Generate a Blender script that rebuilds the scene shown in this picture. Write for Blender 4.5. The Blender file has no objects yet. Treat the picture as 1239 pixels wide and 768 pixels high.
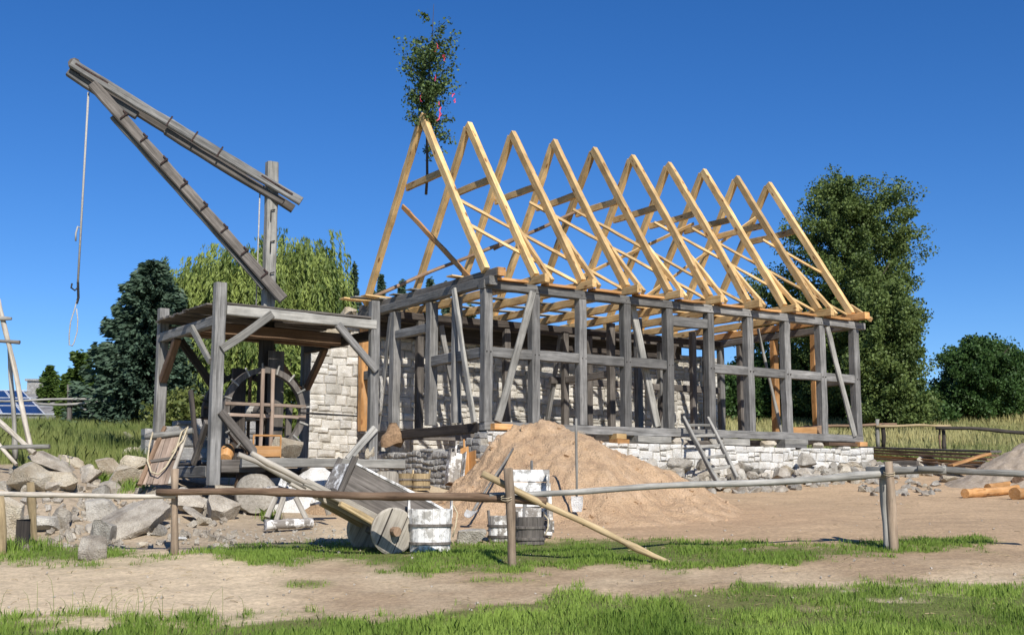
import bpy, bmesh, math, random
import numpy as np
from mathutils import Vector, Matrix, Euler, Quaternion
random.seed(7); RS=np.random.RandomState(7)
SC=bpy.context.scene; COL=SC.collection
R=math.radians
# ---------------------------------------------------------------- camera model
CX,CY,FL,PIT,ROL=619.5,384.,1422.5,.1431,.0019
EYE=1.5
_F=np.array([0,math.cos(PIT),math.sin(PIT)]);_U=np.array([0,-math.sin(PIT),math.cos(PIT)]);_X=np.array([1.,0,0])
_X,_U=_X*math.cos(ROL)+_U*math.sin(ROL),-_X*math.sin(ROL)+_U*math.cos(ROL)
_C=np.array([0,0,EYE])
def PX(px,py,Y):
    d=_F+_X*(px-CX)/FL+_U*(CY-py)/FL
    return Vector(_C+d*Y/d[1])
def projv(P):
    P=P-_C; d=P@_F; d=np.where(d<.5,.5,d)
    return CX+FL*(P@_X)/d, CY-FL*(P@_U)/d
# ---------------------------------------------------------------- noise
def _h(ix,iy,iz,seed):
    n=(ix*374761393+iy*668265263+iz*2147483647//7+seed*974711)&0xffffffff
    n=((n^(n>>13))*1274126177)&0xffffffff
    return ((n^(n>>16))&0xffff)/65535.0
def vnoise(x,y,z=0,seed=0):
    x=np.asarray(x,float);y=np.asarray(y,float);z=np.asarray(z,float)+0*x
    ix=np.floor(x).astype(np.int64);iy=np.floor(y).astype(np.int64);iz=np.floor(z).astype(np.int64)
    fx=x-ix;fy=y-iy;fz=z-iz
    fx=fx*fx*(3-2*fx);fy=fy*fy*(3-2*fy);fz=fz*fz*(3-2*fz)
    r=0
    for a in (0,1):
        for b in (0,1):
            for c in (0,1):
                w=(fx if a else 1-fx)*(fy if b else 1-fy)*(fz if c else 1-fz)
                r=r+w*_h(ix+a,iy+b,iz+c,seed)
    return r
def fbm(x,y,z=0,seed=0,oc=4):
    a=.5;r=0;t=0
    for o in range(oc):
        r=r+a*vnoise(np.asarray(x)*2**o,np.asarray(y)*2**o,np.asarray(z)*2**o,seed+o*17);t+=a;a*=.5
    return r/t
# ---------------------------------------------------------------- terrain
TY=[-10,4,10,13,15,16,17.5,19,21,23,26,30,34,45,60,80,120,400]
TS=[-700,60,170,330,620,1050,1900]
TZ={
-700:[-1.4,-1.35,-1.2,-.85,-.7,-.45,-.05,.15,.4,.62,1.0,1.38,1.62,1.1,2.6,5.0,5.6,6],
60:[-1.4,-1.35,-1.2,-.86,-.72,-.4,0,.15,.38,.62,1.0,1.38,1.62,1.1,2.6,5.0,5.6,6],
170:[-1.4,-1.35,-1.2,-.86,-.73,-.45,-.1,.08,.3,.52,.95,1.4,1.8,1.6,2.9,5.0,5.6,6],
330:[-1.4,-1.35,-1.2,-.86,-.72,-.6,-.45,-.25,0,.15,.5,1.0,1.4,2.1,3.3,5.0,5.6,6],
620:[-1.4,-1.35,-1.2,-.86,-.69,-.62,-.52,-.40,-.27,-.13,.14,.55,.95,1.7,3.2,5.0,5.6,6],
1050:[-1.4,-1.35,-1.15,-.77,-.62,-.55,-.48,-.39,-.30,-.18,.12,.46,.72,1.35,2.8,5.0,5.6,6],
1900:[-1.4,-1.35,-1.15,-.77,-.62,-.55,-.48,-.39,-.30,-.18,.12,.46,.72,1.35,2.8,5.0,5.6,6]}
TT=np.array([TZ[s] for s in TS])
def Gv(x,y):
    x=np.asarray(x,float);y=np.asarray(y,float)
    s=619.5+1437*x/np.maximum(y,4.)
    s=np.clip(s,TS[0],TS[-1]-.01)
    cols=np.stack([np.interp(y,TY,TT[i]) for i in range(len(TS))])
    k=np.clip(np.searchsorted(TS,s,side='right')-1,0,len(TS)-2)
    ts=np.array(TS,float);w=(s-ts[k])/(ts[k+1]-ts[k]);w=w*w*(3-2*w)
    idx=np.indices(s.shape) if s.ndim else None
    if s.ndim: a=np.take_along_axis(cols,k[None],0)[0];b=np.take_along_axis(cols,(k+1)[None],0)[0]
    else: a=cols[k];b=cols[k+1]
    z=a*(1-w)+b*w+EYE
    z=z+(fbm(x*1.1,y*1.1,0,3,3)-.5)*.07
    mound=np.clip((y-15.2)/1.2,0,1)*np.clip((19.5-y)/1.5,0,1)*np.clip((300-s)/60,0,1)
    z=z+mound*(fbm(x*1.6,y*1.6,0,9,3)-.5)*.35
    z=z+np.clip((y-40)/20,0,1)*(fbm(x*.09,y*.09,0,5,2)-.5)*.9
    return z
def G(x,y): return float(Gv(np.array([x]),np.array([y]))[0])
def GH(px,py,y0=8.,y1=70.):
    ys=np.arange(y0,y1,.02); d=_F+_X*(px-CX)/FL+_U*(CY-py)/FL
    P=_C+d[None]*(ys/d[1])[:,None]; g=Gv(P[:,0],ys); i=np.argmax(P[:,2]<=g) if d[2]<0.2 and (P[:,2]<=g).any() else -1
    return Vector((P[i,0],P[i,1],g[i]))
# ---------------------------------------------------------------- materials
def newmat(name):
    m=bpy.data.materials.new(name);m.use_nodes=True;nt=m.node_tree;b=nt.nodes['Principled BSDF'];b.inputs['Specular IOR Level'].default_value=.25
    return m,nt,b
def N(nt,t,**k):
    n=nt.nodes.new(t)
    for a,v in k.items():
        if a in n.inputs: n.inputs[a].default_value=v
        else: setattr(n,a,v)
    return n
def ramp(nt,stops):
    r=nt.nodes.new('ShaderNodeValToRGB');e=r.color_ramp.elements
    while len(e)<len(stops): e.new(.5)
    for i,(p,c) in enumerate(stops): e[i].position=p;e[i].color=(*c,1)
    return r
def c3(r,g,b): return (r,g,b)
def wood(name,dark,mid,light,crack=.35,rough=.8,stain=None,stainamt=.5,tonevar=.42,bump=.35,knots=False):
    m,nt,b=newmat(name);L=nt.links.new
    tc=N(nt,'ShaderNodeTexCoord');oi=N(nt,'ShaderNodeObjectInfo')
    add=N(nt,'ShaderNodeVectorMath',operation='ADD');sc=N(nt,'ShaderNodeVectorMath',operation='SCALE')
    cmb=N(nt,'ShaderNodeCombineXYZ');L(oi.outputs['Random'],cmb.inputs[0]);L(oi.outputs['Random'],cmb.inputs[1]);L(oi.outputs['Random'],cmb.inputs[2])
    sc.inputs['Scale'].default_value=37;L(cmb.outputs[0],sc.inputs[0]);L(tc.outputs['Object'],add.inputs[0]);L(sc.outputs[0],add.inputs[1])
    mp=N(nt,'ShaderNodeMapping');mp.inputs['Scale'].default_value=(26,26,1.6);L(add.outputs[0],mp.inputs[0])
    n1=N(nt,'ShaderNodeTexNoise',Scale=1.,Detail=6.,Roughness=.65,Distortion=.4);L(mp.outputs[0],n1.inputs[0])
    mp2=N(nt,'ShaderNodeMapping');mp2.inputs['Scale'].default_value=(60,60,1.1);L(add.outputs[0],mp2.inputs[0])
    n2=N(nt,'ShaderNodeTexNoise',Scale=1.,Detail=2.,Roughness=.5);L(mp2.outputs[0],n2.inputs[0])
    n3=N(nt,'ShaderNodeTexNoise',Scale=1.7,Detail=5.,Roughness=.65);L(add.outputs[0],n3.inputs[0])
    r=ramp(nt,[(.28,dark),(.5,mid),(.72,light)]);L(n1.outputs[0],r.inputs[0])
    cr=ramp(nt,[(.30,(1-crack,)*3),(.40,(1,1,1))]);L(n2.outputs[0],cr.inputs[0])
    mx=N(nt,'ShaderNodeMixRGB',blend_type='MULTIPLY',Fac=1.);L(r.outputs[0],mx.inputs[1]);L(cr.outputs[0],mx.inputs[2])
    tv=N(nt,'ShaderNodeMapRange');tv.inputs['To Min'].default_value=1-tonevar;tv.inputs['To Max'].default_value=1+tonevar*.45;L(oi.outputs['Random'],tv.inputs['Value'])
    n3r=N(nt,'ShaderNodeMapRange');n3r.inputs['From Min'].default_value=.3;n3r.inputs['From Max'].default_value=.7;n3r.inputs['To Min'].default_value=.60;n3r.inputs['To Max'].default_value=1.16;L(n3.outputs[0],n3r.inputs['Value'])
    mul=N(nt,'ShaderNodeMath',operation='MULTIPLY');L(tv.outputs[0],mul.inputs[0]);L(n3r.outputs[0],mul.inputs[1])
    vs=N(nt,'ShaderNodeVectorMath',operation='SCALE');L(mx.outputs[0],vs.inputs[0]);L(mul.outputs[0],vs.inputs['Scale'])
    out=vs.outputs[0]
    if knots:
        mk_=N(nt,'ShaderNodeMapping');mk_.inputs['Scale'].default_value=(7,7,2.2);L(add.outputs[0],mk_.inputs[0])
        vo=N(nt,'ShaderNodeTexVoronoi',Scale=1.);L(mk_.outputs[0],vo.inputs['Vector']);kr=ramp(nt,[(.10,(1,1,1)),(.2,(0,0,0))]);L(vo.outputs['Distance'],kr.inputs[0])
        mq=N(nt,'ShaderNodeMixRGB');L(kr.outputs[0],mq.inputs[0]);L(out,mq.inputs[1]);mq.inputs[2].default_value=(.22,.10,.035,1);out=mq.outputs[0]
    if stain:
        n4=N(nt,'ShaderNodeTexNoise',Scale=7.,Detail=6.,Roughness=.7);L(add.outputs[0],n4.inputs[0])
        r4=ramp(nt,[(stainamt-.04,(0,0,0)),(stainamt+.06,(1,1,1))]);L(n4.outputs[0],r4.inputs[0])
        m4=N(nt,'ShaderNodeMixRGB');L(r4.outputs[0],m4.inputs[0]);L(out,m4.inputs[1]);m4.inputs[2].default_value=(*stain,1);out=m4.outputs[0]
    L(out,b.inputs['Base Color']);b.inputs['Roughness'].default_value=rough
    bp=N(nt,'ShaderNodeBump',Strength=bump,Distance=.012);L(mx.outputs[0],bp.inputs['Height']);L(bp.outputs[0],b.inputs['Normal'])
    return m
def rocky(name,c1,c2,c3_,scale=6.,rough=.9,attr=None,bump=.5,speck=True):
    m,nt,b=newmat(name);L=nt.links.new
    tc=N(nt,'ShaderNodeTexCoord');oi=N(nt,'ShaderNodeObjectInfo')
    add=N(nt,'ShaderNodeVectorMath',operation='ADD');L(tc.outputs['Object'],add.inputs[0]);
    s_=N(nt,'ShaderNodeMath',operation='MULTIPLY');s_.inputs[1].default_value=50;L(oi.outputs['Random'],s_.inputs[0]);L(s_.outputs[0],add.inputs[1])
    n1=N(nt,'ShaderNodeTexNoise',Scale=scale,Detail=8.,Roughness=.65);L(add.outputs[0],n1.inputs[0])
    r=ramp(nt,[(.3,c1),(.5,c2),(.68,c3_)]);L(n1.outputs[0],r.inputs[0])
    n2=N(nt,'ShaderNodeTexNoise',Scale=scale*14,Detail=3.,Roughness=.6);L(add.outputs[0],n2.inputs[0])
    r2=N(nt,'ShaderNodeMapRange');r2.inputs['From Min'].default_value=.3;r2.inputs['From Max'].default_value=.7;r2.inputs['To Min'].default_value=.78;r2.inputs['To Max'].default_value=1.15;L(n2.outputs[0],r2.inputs['Value'])
    tv=N(nt,'ShaderNodeMapRange');tv.inputs['To Min'].default_value=.78;tv.inputs['To Max'].default_value=1.15;L(oi.outputs['Random'],tv.inputs['Value'])
    mul=N(nt,'ShaderNodeMath',operation='MULTIPLY');L(r2.outputs[0],mul.inputs[0]);L(tv.outputs[0],mul.inputs[1])
    fac=mul.outputs[0]
    if attr:
        tv.inputs['To Min'].default_value=1;tv.inputs['To Max'].default_value=1
        at=N(nt,'ShaderNodeAttribute',attribute_name='tone');m2=N(nt,'ShaderNodeMath',operation='MULTIPLY')
        ar=N(nt,'ShaderNodeMapRange');ar.inputs['To Min'].default_value=attr[0];ar.inputs['To Max'].default_value=attr[1];L(at.outputs['Fac'],ar.inputs['Value'])
        L(fac,m2.inputs[0]);L(ar.outputs[0],m2.inputs[1]);fac=m2.outputs[0]
    vs=N(nt,'ShaderNodeVectorMath',operation='SCALE');L(r.outputs[0],vs.inputs[0]);L(fac,vs.inputs['Scale'])
    L(vs.outputs[0],b.inputs['Base Color']);b.inputs['Roughness'].default_value=rough
    sm=N(nt,'ShaderNodeMath',operation='ADD');L(n1.outputs[0],sm.inputs[0]);L(n2.outputs[0],sm.inputs[1])
    bp=N(nt,'ShaderNodeBump',Strength=min(1,bump*1.6),Distance=.05);L(sm.outputs[0],bp.inputs['Height']);L(bp.outputs[0],b.inputs['Normal'])
    return m
def leafmat(name,ca,cb,trans=.25,rough=.55):
    m,nt,b=newmat(name);L=nt.links.new
    at=N(nt,'ShaderNodeAttribute',attribute_name='tone');r=ramp(nt,[(0.,ca),(1.,cb)]);L(at.outputs['Fac'],r.inputs[0])
    L(r.outputs[0],b.inputs['Base Color']);b.inputs['Roughness'].default_value=rough
    t=N(nt,'ShaderNodeBsdfTranslucent');L(r.outputs[0],t.inputs[0])
    mx=N(nt,'ShaderNodeMixShader',Fac=trans);L(b.outputs[0],mx.inputs[1]);L(t.outputs[0],mx.inputs[2]);L(mx.outputs[0],nt.nodes['Material Output'].inputs[0])
    return m
def plain(name,c,rough=.7,metal=0.,var=.15,scale=12.):
    m,nt,b=newmat(name);L=nt.links.new
    tc=N(nt,'ShaderNodeTexCoord');n=N(nt,'ShaderNodeTexNoise',Scale=scale,Detail=5.);L(tc.outputs['Object'],n.inputs[0])
    r=ramp(nt,[(.3,tuple(x*(1-var*1.5) for x in c)),(.7,tuple(min(1,x*(1+var)) for x in c))]);L(n.outputs[0],r.inputs[0]);L(r.outputs[0],b.inputs['Base Color'])
    b.inputs['Roughness'].default_value=rough;b.inputs['Metallic'].default_value=metal
    return m
M={}
M['grey']=wood('weathered_grey_wood',(.10,.096,.088),(.205,.197,.182),(.32,.308,.285),crack=.55,bump=.5)
M['cartwood']=wood('dry_tan_grey_wood',(.25,.22,.175),(.40,.36,.295),(.52,.475,.395),crack=.35,tonevar=.2)
M['postwood']=wood('weathered_stake_wood',(.17,.12,.08),(.32,.24,.165),(.45,.35,.25),crack=.5)
M['grey_light']=wood('pale_grey_wood',(.20,.19,.165),(.35,.335,.295),(.48,.455,.40),crack=.5)
M['grey_brown']=wood('grey_brown_wood',(.08,.07,.06),(.16,.14,.12),(.26,.23,.20),crack=.5)
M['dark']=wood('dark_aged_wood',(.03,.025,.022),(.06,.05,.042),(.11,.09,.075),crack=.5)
M['brown']=wood('brown_wood',(.09,.055,.035),(.17,.105,.065),(.26,.17,.10),crack=.4)
M['fresh']=wood('fresh_pine_wood',(.48,.28,.11),(.70,.46,.20),(.79,.58,.31),crack=.18,rough=.65,tonevar=.34,bump=.2,knots=True)
M['fresh2']=wood('fresh_orange_wood',(.40,.19,.06),(.58,.30,.11),(.64,.39,.20),crack=.2,rough=.65,tonevar=.35,bump=.25,knots=True)
M['redwood']=wood('pinkish_plank_wood',(.24,.17,.125),(.36,.27,.205),(.46,.36,.28),crack=.3)
M['bark']=wood('barked_pole_wood',(.14,.085,.05),(.27,.175,.11),(.38,.27,.18),crack=.4)
M['birch']=wood('pale_birch_pole',(.22,.18,.14),(.48,.43,.35),(.64,.59,.50),crack=.5)
M['yellowpole']=wood('yellow_peeled_pole',(.32,.23,.12),(.50,.38,.21),(.62,.49,.30),crack=.35)
M['limed']=wood('lime_splashed_wood',(.18,.16,.14),(.30,.27,.23),(.42,.38,.33),crack=.3,stain=(.78,.76,.71),stainamt=.53)
M['limed_heavy']=wood('heavily_limed_wood',(.3,.28,.25),(.4,.38,.34),(.5,.47,.42),crack=.25,stain=(.80,.78,.74),stainamt=.465)
M['granite']=rocky('granite_stone',(.26,.22,.17),(.46,.405,.325),(.62,.565,.47),scale=4.)
M['cream']=rocky('cream_sandstone',(.34,.27,.18),(.50,.43,.32),(.62,.56,.45),scale=3.5)
M['greystone']=rocky('blue_grey_stone',(.27,.24,.195),(.45,.415,.35),(.60,.56,.48),scale=4.)
M['wallwhite']=rocky('limewashed_masonry',(.62,.57,.48),(.80,.765,.69),(.86,.845,.79),scale=5.,attr=(.88,1.12))
M['wallcream']=rocky('pale_granite_masonry',(.47,.43,.35),(.66,.62,.54),(.79,.76,.70),scale=4.,attr=(.74,1.12))
M['wallgrey']=rocky('rough_grey_masonry',(.42,.40,.36),(.58,.56,.52),(.70,.68,.63),scale=9.,attr=(.6,1.1),bump=1.)
M['mortar']=rocky('lime_mortar',(.42,.37,.29),(.55,.50,.41),(.64,.60,.52),scale=9.)
M['sand']=rocky('orange_building_sand',(.36,.235,.14),(.47,.32,.19),(.54,.38,.24),scale=2.6,bump=.6)
M['gravel']=rocky('pale_gravel',(.33,.26,.185),(.46,.375,.28),(.57,.48,.37),scale=7.,bump=.3)
M['lime']=rocky('slaked_lime',(.60,.57,.50),(.74,.72,.67),(.82,.81,.78),scale=5.)
M['iron']=plain('rusty_iron',(.05,.03,.025),.7,.3,.4,30)
M['darkiron']=plain('dark_iron',(.03,.028,.028),.6,.5,.3)
M['rope']=plain('pale_hemp_rope',(.50,.42,.28),.9,0,.25,60)
M['greyrope']=plain('grey_hemp_rope',(.40,.38,.34),.9,0,.25,60)
M['sack']=plain('brown_sackcloth',(.26,.17,.10),.95,0,.25,25)
M['ribbon']=plain('pink_ribbon',(.70,.06,.12),.6,0,.1)
M['panel']=None
M['oakleaf']=leafmat('broadleaf_foliage',(.030,.060,.014),(.18,.235,.065))
M['darkleaf']=leafmat('dark_broadleaf_foliage',(.016,.042,.011),(.085,.155,.038))
M['thuja']=leafmat('bright_conifer_foliage',(.02,.05,.01),(.12,.18,.035))
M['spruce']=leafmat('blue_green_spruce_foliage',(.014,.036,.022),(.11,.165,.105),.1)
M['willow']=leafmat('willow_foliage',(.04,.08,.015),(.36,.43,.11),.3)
M['birchleaf']=leafmat('wilting_birch_foliage',(.02,.045,.010),(.17,.24,.08),.2)
M['grass']=leafmat('green_grass',(.065,.135,.014),(.34,.46,.09),.3)
M['drygrass']=leafmat('tall_dry_grass',(.10,.16,.03),(.50,.45,.20),.3)
M['meadow']=leafmat('green_meadow_grass',(.06,.12,.018),(.40,.42,.14),.3)
M['bush']=leafmat('bush_foliage',(.05,.08,.015),(.20,.22,.06))
M['trunk']=wood('tree_bark',(.05,.04,.03),(.10,.08,.06),(.17,.14,.11),crack=.5)
# ---------------------------------------------------------------- object helpers
MATS={}
def finish(me,name,mat,parent=None,mx=None,smooth=False):
    o=bpy.data.objects.new(name,me)
    if mat is not None: me.materials.append(mat)
    if smooth: me.shade_smooth()
    COL.objects.link(o)
    if parent is not None: o.parent=parent
    if mx is not None: o.matrix_basis=mx
    return o
def tag(o,label,cat,group=None,kind=None):
    if label:o['label']=label
    if cat:o['category']=cat
    if group:o['group']=group
    if kind:o['kind']=kind
    return o
def empty(name,loc,rotz=0,label=None,cat=None,group=None,mx=None):
    o=bpy.data.objects.new(name,None);COL.objects.link(o);o.empty_display_size=.2
    if mx is not None:o.matrix_basis=mx
    else:o.location=loc;o.rotation_euler=(0,0,rotz)
    return tag(o,label,cat,group)
def copy_tree(o,parent=None):
    c=o.copy();COL.objects.link(c)
    if parent is not None:c.parent=parent
    for ch in [x for x in bpy.data.objects if x.parent==o]: copy_tree(ch,c)
    return c
class MB:
    def __init__(s): s.v=[];s.f=[];s.t=[];s.tone=.5
    def add(s,vs,fs):
        o=len(s.v);s.v+= [tuple(v) for v in vs];s.f+=[tuple(i+o for i in f) for f in fs];s.t+=[s.tone]*len(vs)
    def box(s,c,sz,rot=None,jit=0,mx=None):
        vs=[]
        for x in (-1,1):
            for y in (-1,1):
                for z in (-1,1):
                    p=Vector((x*sz[0]/2+random.uniform(-jit,jit),y*sz[1]/2+random.uniform(-jit,jit),z*sz[2]/2+random.uniform(-jit,jit)))
                    if rot is not None:p=rot@p
                    vs.append(p+Vector(c))
        s.add(vs,[(0,1,3,2),(4,6,7,5),(0,4,5,1),(2,3,7,6),(0,2,6,4),(1,5,7,3)])
    def tube(s,pts,rad,seg=8,cap=True,jit=0):
        pts=[Vector(p) for p in pts];n=len(pts)
        if not hasattr(rad,'__len__'):rad=[rad]*n
        rings=[];prev=None
        for i,p in enumerate(pts):
            d=(pts[min(i+1,n-1)]-pts[max(i-1,0)])
            d=d.normalized() if d.length>1e-9 else Vector((0,0,1))
            if prev is None:
                a=d.orthogonal().normalized()
            else:
                a=(prev-d*prev.dot(d)); a=a.normalized() if a.length>1e-6 else d.orthogonal().normalized()
            prev=a;b=d.cross(a)
            rings.append([p+(a*math.cos(k*2*math.pi/seg)+b*math.sin(k*2*math.pi/seg))*rad[i]*(1+random.uniform(-jit,jit)) for k in range(seg)])
        vs=[q for r in rings for q in r];fs=[]
        for i in range(n-1):
            for k in range(seg):
                fs.append((i*seg+k,i*seg+(k+1)%seg,(i+1)*seg+(k+1)%seg,(i+1)*seg+k))
        if cap: fs.append(tuple(range(seg-1,-1,-1)));fs.append(tuple((n-1)*seg+k for k in range(seg)))
        s.add(vs,fs)
    def lathe(s,prof,seg=24,mx=Matrix()):
        vs=[];fs=[];n=len(prof)
        for r,z in prof:
            for k in range(seg):
                a=k*2*math.pi/seg;vs.append(mx@Vector((r*math.cos(a),r*math.sin(a),z)))
        for i in range(n-1):
            for k in range(seg): fs.append((i*seg+k,i*seg+(k+1)%seg,(i+1)*seg+(k+1)%seg,(i+1)*seg+k))
        s.add(vs,fs)
    def mesh(s,name):
        me=bpy.data.meshes.new(name);me.from_pydata(s.v,[],s.f);me.validate(verbose=False);me.update()
        a=me.attributes.new('tone','FLOAT','POINT')
        if len(a.data)==len(s.t): a.data.foreach_set('value',s.t)
        return me
    def build(s,name,mat,parent=None,mx=None,smooth=False): return finish(s.mesh(name),name,mat,parent,mx,smooth)
def frame(A,B,side=None):
    A=Vector(A);B=Vector(B);z=(B-A).normalized()
    if side is None: side=Vector((0,0,1)).cross(z) if abs(z.z)<.95 else Vector((1,0,0))
    x=Vector(side);x=(x-z*x.dot(z)).normalized();y=z.cross(x)
    m=Matrix((x,y,z)).transposed().to_4x4();m.translation=A
    return m
def beam(name,A,B,w,h,mat,parent=None,side=None,ch=.012,jit=.006,bow=.012,taper=1.):
    A=Vector(A);B=Vector(B);L=(B-A).length;n=max(2,int(L/.3)+1);mb=MB();c=min(ch,w*.2,h*.2)
    bx=random.uniform(-1,1)*bow;by=random.uniform(-1,1)*bow;rings=[]
    for i in range(n):
        t=i/(n-1);k=1+(taper-1)*t;W=w/2*k;H=h/2*k;q=math.sin(math.pi*t)
        j=lambda:random.uniform(-jit,jit)
        jx0,jx1,jy0,jy1=j(),j(),j(),j()
        pts=[(-W+jx0+c,-H+jy0),(W+jx1-c,-H+jy0),(W+jx1,-H+jy0+c),(W+jx1,H+jy1-c),(W+jx1-c,H+jy1),(-W+jx0+c,H+jy1),(-W+jx0,H+jy1-c),(-W+jx0,-H+jy0+c)]
        rings.append([(x+bx*q,y+by*q,t*L) for x,y in pts])
    vs=[p for r in rings for p in r];fs=[]
    for i in range(n-1):
        for k in range(8): fs.append((i*8+k,i*8+(k+1)%8,(i+1)*8+(k+1)%8,(i+1)*8+k))
    fs.append(tuple(range(7,-1,-1)));fs.append(tuple((n-1)*8+k for k in range(8)))
    mb.add(vs,fs)
    return mb.build(name,M[mat] if isinstance(mat,str) else mat,parent,frame(A,B,side))
def pole(name,A,B,r0,r1,mat,parent=None,bow=.03,knots=3,seg=10):
    A=Vector(A);B=Vector(B);L=(B-A).length;n=max(5,int(L/.18));mb=MB();a1,a2=random.uniform(-1,1)*bow,random.uniform(-1,1)*bow
    p1,p2=random.uniform(0,6),random.uniform(0,6);pts=[];rad=[]
    ks=[random.random() for _ in range(knots)]
    for i in range(n):
        t=i/(n-1);pts.append((a1*math.sin(math.pi*t)+bow*.25*math.sin(t*9+p1),a2*math.sin(math.pi*t)+bow*.25*math.sin(t*11+p2),t*L))
        rad.append((r0+(r1-r0)*t)*(1+random.uniform(-.05,.05)+sum(.18 for k in ks if abs(k-t)<.5/n)))
    mb.tube(pts,rad,seg,jit=.04)
    o=mb.build(name,M[mat],parent,frame(A,B),smooth=True)
    for p_ in list(o.data.polygons)[-2:]: p_.use_smooth=False
    return o
def rope(name,pts,r,mat,parent=None,seg=6):
    mb=MB();mb.tube(pts,r,seg);return mb.build(name,M[mat],parent,smooth=True)
def rock(name,size,mat,loc,rot,seed,cuts=9,sub=3,parent=None,flat=True):
    rr=random.Random(seed);bm=bmesh.new();bmesh.ops.create_icosphere(bm,subdivisions=sub,radius=1)
    pl=[]
    for k in range(cuts):
        n=Vector((rr.gauss(0,1),rr.gauss(0,1),rr.gauss(0,.9))).normalized();pl.append((n,rr.uniform(.42,.70)))
    for sx in (-1,1):
        pl.append((Vector((sx,rr.uniform(-.2,.2),rr.uniform(-.2,.2))).normalized(),.72));pl.append((Vector((rr.uniform(-.2,.2),rr.uniform(-.2,.2),sx)).normalized(),.62))
    nn=np.array([v.co for v in bm.verts]);f1=fbm(nn[:,0]*1.4+seed,nn[:,1]*1.4,nn[:,2]*1.4,seed%50,3)-.5;f2=fbm(nn[:,0]*5+seed,nn[:,1]*5,nn[:,2]*5,seed%31,3)-.5
    for i,v in enumerate(bm.verts):
        v.co*=1+f1[i]*.3
        for n,d in pl:
            k=v.co.dot(n)
            if k>d: v.co-=n*(k-d)
        v.co*=1+f2[i]*.07
    zs=[v.co.z for v in bm.verts];xs=[v.co.x for v in bm.verts];ys=[v.co.y for v in bm.verts]
    sx,sy,sz=size[0]/(max(xs)-min(xs)),size[1]/(max(ys)-min(ys)),size[2]/(max(zs)-min(zs))
    for v in bm.verts: v.co=Vector((v.co.x*sx,v.co.y*sy,v.co.z*sz))
    me=bpy.data.meshes.new(name);bm.to_mesh(me);bm.free()
    o=finish(me,name,M[mat],parent,Matrix.Translation(loc)@Euler(rot).to_matrix().to_4x4())
    return o
def quads(name,P,Q,mat,tone,parent=None):
    """P: n x 4 x 3 vertex array"""
    n=P.shape[0];k=P.shape[1];me=bpy.data.meshes.new(name)
    me.vertices.add(n*k);me.vertices.foreach_set('co',P.reshape(-1).astype(np.float32))
    me.loops.add(n*k);me.loops.foreach_set('vertex_index',np.arange(n*k,dtype=np.int32))
    me.polygons.add(n);me.polygons.foreach_set('loop_start',np.arange(0,n*k,k,dtype=np.int32))
    me.update(calc_edges=True)
    a=me.attributes.new('tone','FLOAT','POINT');a.data.foreach_set('value',np.repeat(np.clip(tone,0,1),k).astype(np.float32))
    return finish(me,name,mat,parent)
def leaves(name,C,size,mat,tone,parent=None,aspect=.55,down=0.,axis=None):
    n=len(C)
    a=RS.normal(size=(n,3)) if axis is None else axis+RS.normal(size=(n,3))*.25
    a[:,2]-=down; a/=np.linalg.norm(a,axis=1)[:,None]+1e-9
    b=np.cross(a,RS.normal(size=(n,3)));b/=np.linalg.norm(b,axis=1)[:,None]+1e-9
    s=(size*(.6+.8*RS.rand(n)))[:,None]
    P=np.stack([C-a*s*.5,C+b*s*.5*aspect,C+a*s*.5,C-b*s*.5*aspect],1)
    return quads(name,P,None,mat,tone,parent)
# ---------------------------------------------------------------- world, sun, camera
SUN_EL,SUN_AZ=R(40),R(18.5)      # azimuth measured from behind the camera towards the right
w=bpy.data.worlds.new('World');SC.world=w;w.use_nodes=True;nt=w.node_tree
sky=nt.nodes.new('ShaderNodeTexSky');sky.sky_type='NISHITA';sky.sun_disc=False;sky.sun_elevation=SUN_EL
sdir=Vector((math.sin(SUN_AZ)*math.cos(SUN_EL),-math.cos(SUN_AZ)*math.cos(SUN_EL),math.sin(SUN_EL)))
sky.sun_rotation=math.atan2(sdir.x,sdir.y)
sky.altitude=1500;sky.air_density=1.0;sky.dust_density=0.0;sky.ozone_density=6.0
bg=nt.nodes['Background'];hs=nt.nodes.new('ShaderNodeHueSaturation');hs.inputs['Saturation'].default_value=1.22;hs.inputs['Hue'].default_value=.508;nt.links.new(sky.outputs[0],hs.inputs['Color']);nt.links.new(hs.outputs[0],bg.inputs[0]);bg.inputs[1].default_value=.090
sl=bpy.data.lights.new('Sun','SUN');sl.energy=4.2;sl.angle=R(.53);sl.color=(1,.955,.89)
so=bpy.data.objects.new('Sun',sl);COL.objects.link(so);so.rotation_euler=sdir.to_track_quat('Z','Y').to_euler()
cd=bpy.data.cameras.new('Camera');cam=bpy.data.objects.new('Camera',cd);COL.objects.link(cam);SC.camera=cam
cd.sensor_width=36;cd.sensor_fit='HORIZONTAL';cd.lens=FL/1239*36;cd.clip_end=2000
cam.matrix_world=Matrix(((_X[0],_U[0],-_F[0],0),(_X[1],_U[1],-_F[1],0),(_X[2],_U[2],-_F[2],EYE),(0,0,0,1)))
SC.view_settings.view_transform='Standard';SC.view_settings.look='None';SC.view_settings.exposure=.5;SC.view_settings.gamma=1
SC.render.resolution_x=1024;SC.render.resolution_y=634
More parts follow.
